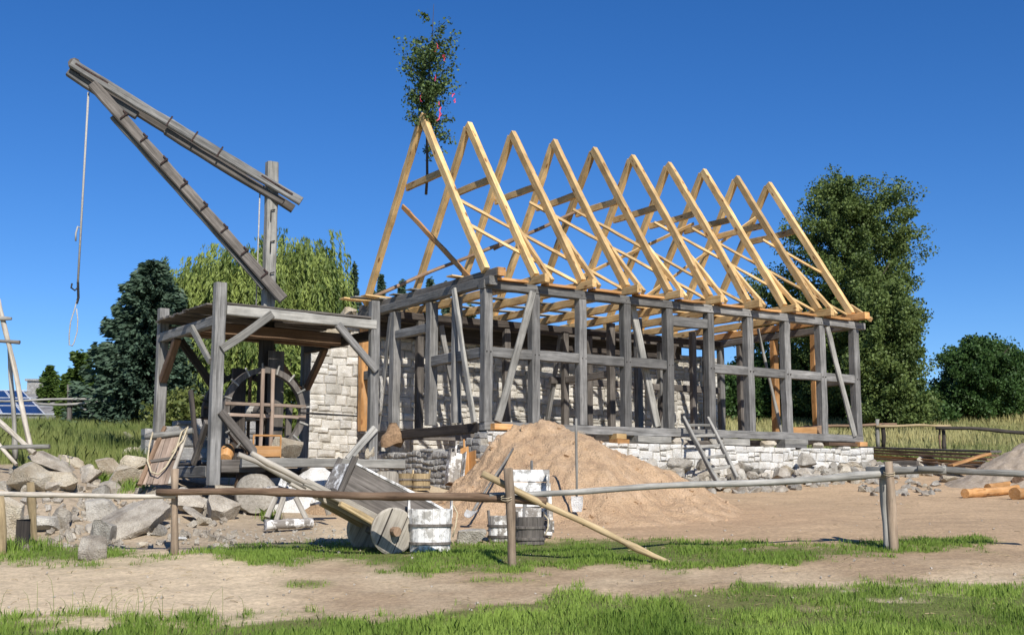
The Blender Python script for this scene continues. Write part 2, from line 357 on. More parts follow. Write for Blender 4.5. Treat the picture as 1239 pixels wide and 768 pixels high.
# ---------------------------------------------------------------- ground
def grassmask(x,y,z):
    px,py=projv(np.stack([x,y,z],-1))
    n=fbm(x*1.7,y*1.7,0,21,4)-.5; n2=fbm(x*6,y*6,0,31,3)-.5
    k=28*n+22*n2
    yA=np.interp(px,[0,150,250,400,480,560,640,820,1000,1239],[750,746,738,742,742,724,718,713,706,702])
    m1=np.clip((py+k*1.2-yA)/13,0,1)*np.clip(1.15-np.clip(.36-fbm(x*1.1,y*2.2,0,23,3),0,1)*6,.35,1)
    top=np.interp(px,[0,100,200,300,400,480,560,620,820,980,1080,1180,1239],[650,660,668,655,652,662,656,652,652,657,650,646,656])
    bot=np.interp(px,[0,120,230,300,400,470,560,700,820,950,1080,1180,1239],[688,690,674,690,684,694,697,694,690,685,678,668,656])
    m2=np.clip((py+k*.5-top)/7,0,1)*np.clip((bot-py+k*.8)/12,0,1)*np.clip(1.15-np.clip(.30-fbm(x*1.3,y*2.6,0,27,3),0,1)*5,.6,1)
    gap=np.clip(1-(px-250)/250,0,1)*.35
    m2=m2*np.clip(1.1-gap*(n*6+1),0,1)
    near=np.clip((9.4-y)/.6,0,1)
    left=np.clip((220-px)/30,0,1)*np.clip((y-20.5+n*5)/1.5,0,1)
    back=np.clip((y-31+n*6)/3,0,1)
    spots=np.clip((n-.24)*12,0,1)*np.clip((y-13.5)/1,0,1)*.5*(px<300)
    patch=np.clip(1-np.hypot((px-1085)/45,(py-563)/9)+n,0,1)
    patch2=np.clip(1.3-np.hypot((px-378)/26,(py-707)/5)+n*2,0,1)+np.clip(1.2-np.hypot((px-600)/45,(py-703)/4)+n*2,0,1)*.6
    m=np.maximum.reduce([m1,m2,near*np.clip((n+.35)*5,0,1),left,back,spots,patch,np.clip(patch2,0,1)])
    return np.clip(m,0,1),px,py
ys=np.concatenate([np.arange(-8,9,.5),np.arange(9,31,.075),31*1.018**np.arange(0,145)])
ks=np.linspace(-1.25,1.25,400)
YY,KK=np.meshgrid(ys,ks,indexing='ij');XX=KK*(YY+10)
ZZ=Gv(XX.ravel(),YY.ravel()).reshape(XX.shape)
m,px,py=grassmask(XX.ravel(),YY.ravel(),ZZ.ravel())
x=XX.ravel();y=YY.ravel();z=ZZ.ravel()
fine=(fbm(x*5,y*5,0,41,3)-.5)*.03
z=z+fine+m*.01
n=fbm(x*.8,y*.8,0,51,4)[:,None];n5=fbm(x*4,y*9,0,61,3)[:,None]
path=np.array([.60,.475,.315]);sandc=np.array([.47,.335,.205]);mudc=np.array([.40,.32,.225]);dark=np.array([.33,.235,.145])
wr=np.clip((px-560)/200,0,1)[:,None]*np.clip((705-py)/40,0,1)[:,None]
wm=np.clip((py-640)/20,0,1)[:,None]*0+np.clip((672-py)/12,0,1)[:,None]*np.clip((420-px)/60,0,1)[:,None]
c=path*(1-wr)+sandc*wr; c=c*(1-wm)+mudc*wm
sp=np.clip(1.25-np.hypot((x-1.0)/3.6,(y-19.0)/3.6),0,1)[:,None]*2;c=c*(1-np.clip(sp,0,1))+np.array([.46,.315,.19])*np.clip(sp,0,1)
brn=np.clip((px-300)/120,0,1)[:,None]*np.clip((py-660)/10,0,1)[:,None]*np.clip((n-.36)*4,0,1)
c=c*(1-.85*brn)+dark*.85*brn
c=c*(.70+.30*n+.38*n5)
gl=np.array([.10,.145,.03]);gd=np.array([.21,.19,.08]);far=np.array([.26,.23,.11])
g=gl*(1-n)+gd*n; fy=np.clip((y-38)/15,0,1)[:,None];g=g*(1-fy)+far*fy*(.8+.4*n)
mm=m[:,None];c=c*(1-mm)+g*mm
nr,nc=XX.shape
idx=np.arange(nr*nc).reshape(nr,nc)
faces=np.stack([idx[:-1,:-1],idx[:-1,1:],idx[1:,1:],idx[1:,:-1]],-1).reshape(-1,4)
me=bpy.data.meshes.new('ground');me.vertices.add(nr*nc);me.vertices.foreach_set('co',np.stack([x,y,z],-1).ravel().astype(np.float32))
me.loops.add(faces.size);me.loops.foreach_set('vertex_index',faces.ravel().astype(np.int32))
me.polygons.add(len(faces));me.polygons.foreach_set('loop_start',np.arange(0,faces.size,4,dtype=np.int32));me.update(calc_edges=True)
ca=me.attributes.new('soil','FLOAT_COLOR','POINT');ca.data.foreach_set('color',np.concatenate([c,np.ones((len(c),1))],1).ravel().astype(np.float32))
mt,nt,b=newmat('earth_and_turf');L=nt.links.new
at=N(nt,'ShaderNodeAttribute',attribute_name='soil');tc=N(nt,'ShaderNodeTexCoord')
n1=N(nt,'ShaderNodeTexNoise',Scale=18.,Detail=8.,Roughness=.75);L(tc.outputs['Object'],n1.inputs[0])
r1=N(nt,'ShaderNodeMapRange');r1.inputs['From Min'].default_value=.3;r1.inputs['From Max'].default_value=.7;r1.inputs['To Min'].default_value=.66;r1.inputs['To Max'].default_value=1.28;L(n1.outputs[0],r1.inputs['Value'])
vs=N(nt,'ShaderNodeVectorMath',operation='SCALE');L(at.outputs['Color'],vs.inputs[0]);L(r1.outputs[0],vs.inputs['Scale']);L(vs.outputs[0],b.inputs['Base Color'])
b.inputs['Roughness'].default_value=.95;b.inputs['Specular IOR Level'].default_value=.1
bp=N(nt,'ShaderNodeBump',Strength=.8,Distance=.04);L(n1.outputs[0],bp.inputs['Height']);L(bp.outputs[0],b.inputs['Normal'])
go=finish(me,'ground',mt,smooth=True);go['kind']='structure'
# ---- grass blades (stuff)
def blades(name,x,y,h,wd,mat,tone,lean=.45):
    n=len(x);z=Gv(x,y)-.015
    a=RS.rand(n)*6.283;l=lean*RS.rand(n);dx=np.cos(a)*l*h;dy=np.sin(a)*l*h
    b=RS.rand(n)*3.1416;wx=np.cos(b)*wd/2;wy=np.sin(b)*wd/2
    P0=np.stack([x-wx,y-wy,z],1);P1=np.stack([x+wx,y+wy,z],1)
    Pm1=np.stack([x+wx*.7+dx*.35,y+wy*.7+dy*.35,z+h*.6],1);Pm0=np.stack([x-wx*.7+dx*.35,y-wy*.7+dy*.35,z+h*.6],1)
    P2=np.stack([x+dx,y+dy,z+h*(1-.35*l)],1)
    P=np.stack([P0,P1,Pm1,P2,Pm0],1)
    return quads(name,P,None,mat,tone)
def scat(n,y0,y1,kmin,kmax,thr=.45,pw=1.):
    yy=y0+(y1-y0)*RS.rand(n)**pw;kk=kmin+(kmax-kmin)*RS.rand(n);xx=kk*yy
    zz=Gv(xx,yy);mk,px_,py_=grassmask(xx,yy,zz);k=RS.rand(n)<np.clip((mk-.15)*1.4,0,1)
    return xx[k],yy[k],mk[k],px_[k],py_[k]
x,y,mk,px_,py_=scat(330000,8.2,12.8,-.62,.62)
cl=fbm(x*2.3,y*2.3,0,71,3);k=RS.rand(len(x))<np.clip((cl-.25)*3.5,.3,1);x,y,cl,py_=x[k],y[k],cl[k],py_[k]
h=(.025+.085*RS.rand(len(x))**1.5)*(.35+1.3*cl)*np.interp(y,[9.5,12.8],[1.15,.65]);tone=np.clip(.0+1.0*fbm(x*.9,y*.9,0,73,3)+.5*(RS.rand(len(x))-.4),0,1)
tag(blades('foreground_grass',x,y,h,.007*np.ones(len(x)),M['grass'],tone),'green mown grass in the near foreground','grass',kind='stuff')
x,y,mk,px_,py_=scat(380000,12.6,16.9,-.6,.6)
cl=fbm(x*2.3,y*2.3,0,71,3);k=RS.rand(len(x))<np.clip((cl-.25)*3,.25,1);x,y,cl,py_=x[k],y[k],cl[k],py_[k]
h=(.02+.07*RS.rand(len(x))**1.4)*(.4+1.1*cl);tone=np.clip(.05+.6*cl+.3*(RS.rand(len(x))-.3),0,1)
tag(blades('verge_grass',x,y,h,.009*np.ones(len(x)),M['grass'],tone),'strip of short grass along the pole fence','grass',kind='stuff')
# left bank
n=150000;y=19.5+17*RS.rand(n);x=(-.55+.32*RS.rand(n))*y;mk,px_,py_=grassmask(x,y,Gv(x,y));k=RS.rand(n)<mk;x,y=x[k],y[k]
cl=fbm(x*.7,y*.7,0,77,3);h=(.10+.32*RS.rand(len(x))**1.6)*(.5+cl);tone=np.clip(.1+.9*fbm(x*.5,y*.5,0,81,3)+.4*(RS.rand(len(x))-.6),0,1)
tag(blades('bank_grass',x,y,h,.009*np.ones(len(x)),M['meadow'],tone),'tall unmown grass on the bank at the left','grass',kind='stuff')
n=190000;y=33+50*RS.rand(n)**.8;x=(-.5+1.05*RS.rand(n))*y;k=(x>-.22*y)&(RS.rand(n)<.9);x,y=x[k],y[k]
cl=fbm(x*.35,y*.2,0,87,3);h=(.18+.45*RS.rand(len(x)))*(.45+cl)*np.clip((y-30)/12,.4,1);tone=np.clip((cl-.25)*1.5+.45*(RS.rand(len(x))-.4)+np.clip((y-38)/25,-.1,.3),0,1)
tag(blades('hillside_grass',x,y,h,.03*np.ones(len(x)),M['drygrass'],tone),'tall dry meadow grass on the slope behind the house','grass',kind='stuff')
# a few long stalks in the near left
xs=[];
n=46;pxs=np.concatenate([RS.uniform(-10,175,26),RS.uniform(165,215,10),RS.uniform(215,300,4),RS.uniform(900,1200,6)]);pts=[GH(a,RS.uniform(744,764)) for a in pxs]
pts=[p for p in pts if 9.2<p.y<14];n=len(pts);x=np.array([p.x for p in pts]);y=np.array([p.y for p in pts])
mb=MB()
for p in pts:
    h_=random.uniform(.16,.36);lx_,ly_=random.uniform(-.1,.14),random.uniform(-.08,.08);mb.tone=random.uniform(.3,.9)
    mb.tube([p,p+Vector((lx_*.2,ly_*.2,h_*.5)),p+Vector((lx_*.6,ly_*.6,h_*.85)),p+Vector((lx_*1.2,ly_*1.2,h_))],[.0028,.0022,.0018,.001],4)
tag(mb.build('tall_grass_stalks',M['meadow']),'thin tall grass stalks rising over the dirt path','grass',kind='stuff')
# small loose pebbles
def pebbles(name,pts,smin,smax,mat,label):
    mb=MB()
    for p in pts:
        s=random.uniform(smin,smax);mb.tone=random.random()
        q=Euler((random.uniform(0,6),random.uniform(0,6),random.uniform(0,6))).to_matrix()
        mb.box(p+Vector((0,0,s*.2)),(s,s*random.uniform(.6,1),s*random.uniform(.4,.8)),q,s*.12)
    return tag(mb.build(name,M[mat]),label,'pebbles',kind='stuff')
pl=[]
for _ in range(200): pl.append(GH(random.uniform(215,440),random.gauss(652,7) if random.random()<.7 else random.uniform(640,672)))
pebbles('lime_crumbs',pl,.012,.045,'mortar','white lime crumbs and pebbles scattered on the soil')
pl=[GH(random.uniform(0,1239),random.uniform(600,745)) for _ in range(260)]
pebbles('path_pebbles',pl,.010,.032,'granite','small pebbles scattered on the dirt path')
pl=[GH(random.uniform(10,300),random.uniform(592,668)) for _ in range(260)]
pebbles('mound_stones',pl,.03,.11,'granite','small broken stones scattered in the soil mound at the left')
mb=MB()
for _ in range(520):
    p=GH(random.uniform(-20,1260),random.uniform(600,752));a=random.uniform(0,3.14);l_=random.uniform(.03,.16);r_=random.uniform(.0015,.004)
    d_=Vector((math.cos(a),math.sin(a),random.uniform(-.05,.15)))*l_/2;mb.tone=random.random();mb.tube([p-d_+Vector((0,0,.012)),p+Vector((0,0,.018)),p+d_+Vector((0,0,.012))],r_,4)
tag(mb.build('straw_and_twigs',M['yellowpole']),'bits of straw and twigs lying on the dirt and turf','litter',kind='stuff')
# ================================================================= HOUSE
TH=.5818
HO=Vector((-.5325,22.505,2.742))
HM=Matrix.Translation(HO)@Matrix.Rotation(TH,4,'Z')
house=empty('timber_house_frame',None,mx=HM,label='unfinished half-timbered house frame with bare pale rafters on a stone footing',cat='timber frame')
H=house;L_=10.78;W_=5.5;U_=(1,0,0);V_=(0,1,0);Z_=(0,0,1)
PW=.185
us=[.1,1.23,2.39,3.55,4.72,5.92,7.12,8.31,9.48,10.68]
TU=[.1+i*1.1756 for i in range(10)]
for i,u in enumerate(us): beam('post',(u,.10,.0),(u,.10,2.57),PW,.19,'grey',H,U_,jit=.006)
# front sill / rails / plate
a=0
beam('sill_beam',(.02,.10,-.08),(5.1,.10,-.085),.17,.2,'grey',H,Z_);beam('sill_beam',(5.1,.10,-.085),(L_,.10,-.085),.17,.2,'grey',H,Z_)
for o in H.children: pass
for i in range(9):
    if i==4: beam('lintel',(us[i]+PW/2,.10,2.33),(us[i+1]-PW/2,.10,2.33),.22,.15,'grey',H,Z_)
    else: beam('rail',(us[i]+PW/2,.10,1.355),(us[i+1]-PW/2,.10,1.35),.20,.15,'grey',H,Z_)
beam('wall_plate',(-.02,.10,2.665),(5.4,.10,2.665),.17,.21,'grey',H,Z_);beam('wall_plate',(5.4,.10,2.665),(L_+.22,.10,2.665),.17,.21,'grey',H,Z_)
beam('brace',(1.12,-.02,2.6),(.30,-.02,.0),.15,.06,'grey_light',H,U_);beam('brace',(9.62,-.02,2.55),(10.45,-.02,-.02),.14,.06,'grey_light',H,U_)
beam('brace',(3.95,.35,2.6),(4.6,.35,.05),.16,.10,'grey_light',H,U_)
# left gable
GV=[(1.2,.12),(2.25,.21),(3.88,.21),(5.4,.19)]
for v,s in GV: beam('post',(.10,v,.02),(.10,v,2.58),.19,s,'grey' if v<5 else 'fresh2',H,U_)
beam('post',(.10,5.72,.0),(.10,5.78,2.5),.14,.08,'dark',H,U_)
beam('sill_beam',(.10,.22,-.11),(.10,5.45,-.13),.19,.2,'dark',H,Z_)
beam('rail',(.10,.2,1.34),(.10,2.15,1.34),.2,.12,'grey',H,Z_)
beam('rail',(.10,2.36,2.07),(.10,3.78,2.07),.19,.13,'grey',H,Z_)
beam('rail',(.10,3.98,1.28),(.10,5.3,1.28),.2,.13,'grey',H,Z_)
beam('brace',(-.02,1.15,2.72),(-.02,.32,-.02),.13,.06,'grey_light',H,V_);beam('brace',(.02,3.95,2.5),(.02,4.5,.0),.13,.06,'grey',H,V_)
beam('wall_plate',(.10,-.16,2.72),(.10,5.6,2.72),.17,.19,'grey',H,Z_)
# back wall frame
VB=4.75
for u in (1.2,3.6,6.1,7.3,8.5,10.66): beam('post',(u,VB,.02),(u,VB,2.57),.17,.15,random.choice(['grey','grey_brown']),H,U_)
for ua,ub in ((4.9,6.0),(6.2,7.2),(7.4,8.4),(8.6,9.5),(9.7,10.55)): beam('rail',(ua,VB,1.38),(ub,VB,1.38),.17,.12,'grey_brown',H,Z_)
beam('sill_beam',(.2,VB,-.09),(L_,VB,-.09),.18,.2,'grey_brown',H,Z_)
beam('wall_plate',(.2,5.25,2.66),(L_+.2,5.25,2.66),.18,.2,'grey_brown',H,Z_);beam('wall_plate',(.2,VB,2.665),(L_,VB,2.665),.17,.16,'dark',H,Z_)
beam('lintel_board',(.3,5.40,2.42),(9.8,5.40,2.42),.36,.05,'dark',H,Z_)
# partitions
for v in (1.55,2.55,4.4): beam('post',(5.1,v,.02),(5.1,v,2.57),.15,.16,random.choice(['grey','grey_brown']),H,V_)
beam('rail',(5.1,2.65,1.38),(5.1,4.3,1.38),.17,.12,'grey_brown',H,Z_)
beam('brace',(5.05,4.5,2.5),(5.05,5.2,.05),.13,.08,'grey',H,V_)
beam('sill_beam',(5.1,.25,-.09),(5.1,4.6,-.09),.16,.18,'grey_brown',H,Z_)
for v in (2.6,): beam('post',(7.7,v,.02),(7.7,v,2.57),.14,.14,'grey_brown',H,V_)
beam('brace',(1.7,VB-.1,2.5),(2.3,VB-.1,.05),.13,.08,'grey',H,U_);beam('brace',(8.9,VB-.1,2.5),(8.2,VB-.1,.05),.13,.08,'dark',H,U_)
# right gable
for v,mt_ in ((1.35,'fresh2'),(2.75,'fresh2'),(4.0,'grey_brown'),(5.35,'grey_brown')): beam('post',(L_-.1,v,.02),(L_-.1,v,2.58),.17,.16,mt_,H,U_)
beam('rail',(L_-.1,.2,1.34),(L_-.1,1.25,1.34),.18,.12,'grey_brown',H,Z_)
beam('sill_beam',(L_-.1,.22,-.08),(L_-.1,5.4,-.08),.17,.18,'grey_brown',H,Z_);beam('wall_plate',(L_-.1,.22,2.665),(L_-.1,5.25,2.665),.17,.19,'grey_brown',H,Z_)
# tie beams, eave boards, trusses
for i,u in enumerate(TU):
    end=i in (0,9)
    if i==0: beam('tie_beam',(u+.10,-.27,2.88),(u+.10,5.75,2.88),.17,.18,'grey_brown',H,Z_);beam('beam_end',(u+.10,-.31,2.88),(u+.10,-.271,2.88),.165,.175,'fresh2',H,Z_)
    else: beam('tie_beam',(u,-.30 if not end else -.34,2.87),(u,5.78,2.87),.17,.11 if not end else .18,'fresh' if not end else 'fresh2',H,Z_)
    # grey cladding of the first tie beam side
    zf,za=2.95,6.80;vf=.12
    n_='rafter'
    sideu=U_
    beam(n_,(u,vf,zf),(u,W_/2+.015,za),.12,.165,'fresh',H,sideu,ch=.006,jit=.005,bow=.025)
    beam(n_,(u+.0,W_-vf,zf),(u+.0,W_/2+.06,za-.07),.12,.165,'fresh',H,sideu,ch=.006,jit=.005,bow=.025)
    beam('collar_beam',(u+.10,1.98,5.38),(u+.10,3.62,5.38),.15,.075,'fresh',H,Z_,ch=.006)
    if 0<i<9:
        beam('sprocket',(u+.11,1.02,4.18),(u+.11,-.30,2.80),.075,.10,'fresh',H,U_,ch=.005)
    if i==9: beam('sprocket',(u+.16,.3,3.2),(u+.16,-.32,2.78),.075,.10,'fresh',H,U_,ch=.005)
for i in range(9):
    beam('eave_board',(TU[i]+.14,.02,2.785),(TU[i+1]-.30,.02,2.785),.05,.2,'fresh2',H,Z_,ch=.004)
    if i%2==0: beam('floor_board',(TU[i]-.2,1.2+.2*i%1.2,2.985),(TU[i+1]+.3,1.25+.2*i%1.2,2.985),.03,.22,'fresh',H,Z_,ch=.004)
for v in (3.1,3.9,4.6): beam('floor_board',(.0,v,2.985),(5.5,v+.05,2.985),.03,.24,random.choice(['fresh','grey_light']),H,Z_,ch=.004)
for v in (2.4,4.2): beam('floor_board',(5.6,v,2.985),(10.7,v+.05,2.985),.03,.24,'fresh',H,Z_,ch=.004)
# wind battens nailed inside near roof plane
sl_=(za-zf)/(W_/2-vf)
def roofpt(u,v,off=.10,far=False):
    vv=v if not far else W_-v
    nz=zf+(v-vf)*sl_-off*1.6
    return (u,vv,nz)
for s in range(-1,9):
    u0=TU[0]+s*1.1756-.35; v0=1.55;u1=u0+3.85;v1=.22
    if u1>TU[9]: t=(TU[9]-u0)/(u1-u0);u1=TU[9];v1=v0+(v1-v0)*t
    if u0<TU[0]: t=(TU[0]-u0)/(u1-u0);v0=v0+(v1-v0)*t;u0=TU[0]
    if s in(0,2,3,5,6,8) or s==-1: beam('wind_batten',roofpt(u0,v0),roofpt(u1,v1),.09,.035,'fresh',H,(0,.56,.83),ch=.004)
pole('wind_brace',roofpt(.12,.35,.12,True),roofpt(3.3,1.4,.12,True),.045,.04,'bark',H,bow=.03)
pole('wind_brace',roofpt(2.9,1.25,.12,True),roofpt(5.0,2.0,.12,True),.045,.04,'bark',H,bow=.03)
beam('wind_brace',roofpt(5.7,1.0,.12,True),roofpt(8.6,2.05,.12,True),.09,.03,'fresh',H,(0,-.56,.83),ch=.004)
beam('wind_brace',roofpt(7.6,.6,.12,True),roofpt(10.6,2.3,.12,True),.09,.03,'fresh',H,(0,-.56,.83),ch=.004)
beam('wind_brace',(.22,3.86,5.0),(.40,1.15,2.95),.12,.05,'fresh2',H,V_)
for k in range(3): beam('loft_board',(-.35-.1*k,4.6+.35*k,3.02+.005*k),(1.1,4.6+.35*k,3.0+.005*k),.035,.26,['fresh','grey_light','fresh'][k],H,Z_,ch=.004)
# wooden pegs
mb=MB()
for i,u in enumerate(us):
    for z in (1.35,2.64):
        for du in (-.04,.05): mb.tube([(u+du,.03,z),(u+du,-.012,z)],.013,6);mb.build('peg',M['dark'],H);mb=MB()
# ---- masonry
def masonry(name,label,origin,rotz,length,thick,topf,botf,mat,cmin=.16,cmax=.24,smin=.2,smax=.42,bulge=.03,seed=1,facefront=True,cat='wall'):
    rr=random.Random(seed);root=empty(name,None,mx=Matrix.Translation(origin)@Matrix.Rotation(rotz,4,'Z'),label=label,cat=cat)
    mb=MB();z=min(botf(0),botf(length));zt=max(topf(x_) for x_ in np.linspace(0,length,60));wv=lambda xx,zz:.035*math.sin(xx*2.1+zz*1.3+seed)+.022*math.sin(xx*5.3+zz*3.1+seed)
    core=MB();n=int(length/.25)+1
    cz=[]
    while z<zt-.03:
        hgt=rr.uniform(cmin,cmax);xx_=-rr.uniform(0,.1)
        while xx_<length-.02:
            wd=rr.uniform(smin,smax);x0=max(xx_,0);x1=min(xx_+wd,length)
            if length-x1<.08:x1=length
            xm=(x0+x1)/2;top=topf(xm);bot=botf(xm)
            hs_=[(z+wv(xm,z),z+hgt+wv(xm,z+hgt))]
            if hgt>.17 and rr.random()<.22 and wd<smax*.85: mid_=z+hgt*rr.uniform(.4,.6)+wv(xm,z);hs_=[(hs_[0][0],mid_),(mid_,hs_[0][1])]
            for zlo,zhi in hs_:
              if zlo<top-.06 and zhi>bot:
                h1=min(zhi,top)
                g=rr.uniform(.004,.012);e=rr.uniform(.015,.04);bl=bulge*rr.uniform(.2,1.)
                mb.tone=rr.random()
                j=lambda a_=.008:rr.uniform(-a_,a_)
                X0,X1,Z0,Z1=x0+g+j(),x1-g+j(),zlo+g+j(),h1-g+j()
                ym=thick
                def ring(ix,yy_): return [(X0+ix+j(),yy_+j(.004),Z0+ix+j()),(X1-ix+j(),yy_+j(.004),Z0+ix+j()),(X1-ix+j(),yy_+j(.004),Z1-ix+j()),(X0+ix+j(),yy_+j(.004),Z1-ix+j())]
                r0=ring(0,.0);r1=ring(e*.5,-bl*.7);r2=ring(min(e*1.8,(X1-X0)*.3,(Z1-Z0)*.3),-bl);c0=[((X0+X1)/2+j(.03),-bl*rr.uniform(.8,1.5),(Z0+Z1)/2+j(.02))]
                rb=[(X0,ym,Z0),(X1,ym,Z0),(X1,ym,Z1),(X0,ym,Z1)]
                vs=rb+r0+r1+r2+c0;fs=[(3,2,1,0)]
                for a_ in (0,4,8):
                    for q in range(4): fs.append((a_+q,a_+(q+1)%4,a_+4+(q+1)%4,a_+4+q))
                for q in range(4): fs.append((12+q,12+(q+1)%4,16))
                mb.add(vs,fs)
            xx_=xx_+wd
            if x1>=length:break
        z+=hgt
    mb.build('stonework',M[mat],root)
    vs=[];fs=[];n=int(length/.12)+2
    for i in range(n):
        t=.015+(length-.03)*i/(n-1);tp=min(topf(t),topf(max(0,t-.1)),topf(min(length,t+.1)))-.045
        for yy_ in (.018,thick-.015): vs+= [(t,yy_,botf(t)-.05),(t,yy_,tp)]
    for i in range(n-1):
        a_=i*4;b_=a_+4;fs+=[(a_,b_,b_+1,a_+1),(a_+2,a_+3,b_+3,b_+2),(a_+1,b_+1,b_+3,a_+3)]
    fs+=[(0,1,3,2),((n-1)*4,(n-1)*4+2,(n-1)*4+3,(n-1)*4+1)]
    core.add(vs,fs);core.build('mortar_bed',M['mortar'],root)
    return root
def hp(u,v,z=0): return HM@Vector((u,v,z))
masonry('foundation_wall','whitewashed stone footing wall below the long front of the house',hp(-.02,-.15),TH,L_+.17,.36,
  lambda t:(-.19 if t<.45 else (-.24 if t<1. else (-.34 if t<10 else -.28))),lambda t:-1.75,'wallwhite',.13,.22,.15,.38,.03,3)
masonry('gable_foundation_wall','rough grey split-stone footing wall below the left gable',hp(-.16,4.6),TH-math.pi/2,4.73,.34,
  lambda t:-.50+.30*max(0,(t-3.4)/1.3)+.035*math.sin(t*3),lambda t:-1.5,'wallgrey',.09,.15,.12,.30,.045,5)
def ruintop(t):
    if t<.55:return 1.97
    if t<.9:return 2.25
    if t<1.25:return 2.62
    if t<1.5:return 2.95
    if t<1.75:return 2.62
    return 2.42
masonry('rear_stone_wall','tall pale rubble stone wall rising behind the timber posts, stepped at its left end',hp(-1.15,5.6),TH,12.7,.5,ruintop,lambda t:-1.2,'wallcream',.13,.26,.16,.46,.035,8)
o=rock('capstone',(.65,.45,.5),'cream',hp(-.55,5.85,2.44),(.05,.1,.7),77);tag(o,'large squared pale block on the stepped left end of the tall stone wall','stone')
o=rock('capstone',(.38,.4,.28),'cream',hp(-.12,5.85,2.80),(.3,.1,.3),78);tag(o,'small cream block, topmost on the stepped end of the tall stone wall','stone')
# dark shaded wall left, behind crane
wo=Vector((-5.95,22.9,.9+EYE-.9))
masonry('side_stone_wall','low grey rubble stone wall behind the crane wheels',Vector((-6.9,22.2,1.2)),TH-.12,2.6,.5,lambda t:1.35+.25*math.sin(t*1.3)+.25*(t>1.5),lambda t:-.2,'wallgrey',.16,.24,.25,.45,.03,12)
# wood blocks / shims under the sill
def shim(u,v,z,s,mat,label,rz=0,grp=None):
    P=HM@Vector((u,v,z));d=Vector((math.cos(TH+rz),math.sin(TH+rz),0))*s[0]/2
    o=beam('timber_block',P-d,P+d,s[2],s[1],mat,None,Z_,ch=.008);o.data.name='timber_block';return tag(o,label,'wood block',grp)
shim(.36,-.04,-.10,(.42,.22,.12),'fresh2','fresh orange packing block under the near corner post of the house')
shim(3.25,.0,-.21,(.26,.25,.11),'fresh','pale cut block stacked under the sill right of the sand pile')
shim(3.28,-.01,-.315,(.32,.27,.10),'fresh2','darker orange block beneath the pale block right of the sand pile')
shim(4.15,.02,-.25,(.9,.26,.14),'grey_light','long grey packing timber under the front sill, right of the orange blocks')
shim(6.5,.03,-.25,(.8,.26,.14),'grey_light','grey packing timber under the front sill just right of the ladder')
shim(8.35,.0,-.21,(.75,.25,.12),'grey_light','upper grey packing timber below the eighth front post')
shim(8.3,-.01,-.31,(.7,.28,.085),'grey','lower grey packing timber below the eighth front post')
shim(10.0,.12,-.23,(1.0,.34,.08),'brown','reddish brown board lying under the right end of the front sill')
shim(10.62,.0,-.21,(.26,.26,.11),'fresh2','fresh orange packing block under the right corner of the house')
for k_,(u,sx,m_) in enumerate(((4.9,.45,'granite'),(6.0,.35,'greystone'),(7.6,.4,'cream'),(9.2,.3,'granite'),(2.2,.4,'granite'),(1.5,.3,'greystone'))):
    o=rock('packing_stone',(sx,.3,.16),m_,hp(u,.05,-.27 if u>3 else -.20),(0,0,TH+.1),300+k_);tag(o,'flat packing stone wedged between the whitewashed footing and the front sill','stone','packing stones under the front sill')
o=beam('timber_block',hp(8.75,.5,.06),hp(9.35,.25,.06),.2,.3,'fresh2',None,Z_);tag(o,'thick yellow sawn timber lying on the front sill between the right hand posts','timber')
o=pole('log',hp(9.42,.05,.1),hp(9.75,1.2,.12),.11,.11,'bark',None,bow=0);tag(o,'short round log on the sill beside the yellow sawn timber','log')
o=pole('prop_pole',hp(8.75,1.4,2.6),hp(9.3,1.2,-.1),.035,.04,'grey_light',None,bow=.01);tag(o,'slanting blue-grey prop pole inside the right end of the frame','pole')
# topping-out birch
bt=empty('topping_out_birch',hp(.22,2.78,4.85),0,'small cut birch tree with pink ribbons tied to the first rafter pair','tree')
mb=MB();mb.tube([(0,0,.2),(.02,.01,.6),(0,.03,1.6),(.03,0,2.8),(.09,.02,3.8),(.12,0,4.55)],[.032,.03,.025,.018,.01,.004],7)
mb.build('trunk',M['trunk'],bt,smooth=True)
br=MB();pts=[]
for k in range(95):
    z0=random.triangular(.9,4.35,2.6);t=(z0-1.0)/3.5;rmax=.86*(.25+.62*math.sin(min(1,t*1.15+.12)*math.pi*.62)) if t<.75 else .62*(1-t)*3.2+.12
    if z0<1.8: rmax=.55*(.6+.5*random.random())
    a=random.uniform(0,6.28);L0=rmax*random.uniform(.55,1.05);up=random.uniform(.2,.7)*L0 if z0>1.7 else random.uniform(-.5,.2)*L0
    p0=Vector((.03,0,z0));p1=p0+Vector((math.cos(a)*L0,math.sin(a)*L0,up))
    pm=(p0+p1)/2+Vector((0,0,.04));br.tube([p0,pm,p1],[.006,.004,.002],4)
    for q in range(62):
        t2=random.uniform(.15,1.05);c_=p0+(p1-p0)*t2;pts.append((c_.x+random.gauss(0,.06),c_.y+random.gauss(0,.06),c_.z+random.gauss(0,.075)-.03))
br.build('branches',M['trunk'],bt)
pts=np.array(pts);leaves('crown',pts,.065,M['birchleaf'],RS.rand(len(pts))**1.3,bt,.75)
for k,(dx,dz) in enumerate(((.5,2.35),(.6,2.25),(.28,2.2),(.3,2.0),(.36,3.2),(.2,3.5),(-.1,2.4),(.2,2.8))):
    mb=MB();p=Vector((dx,random.uniform(-.2,-.45),dz));pp=[p]
    for q in range(6): p=p+Vector((random.uniform(-.05,.06),random.uniform(-.03,.03),random.uniform(-.09,.01)));pp.append(p)
    vs=[]
    for q in pp: vs+=[q+Vector((-.007,0,.005)),q+Vector((.009,.006,-.006))]
    mb.add(vs,[(2*q,2*q+1,2*q+3,2*q+2) for q in range(6)]);mb.build('ribbon',M['ribbon'],bt)
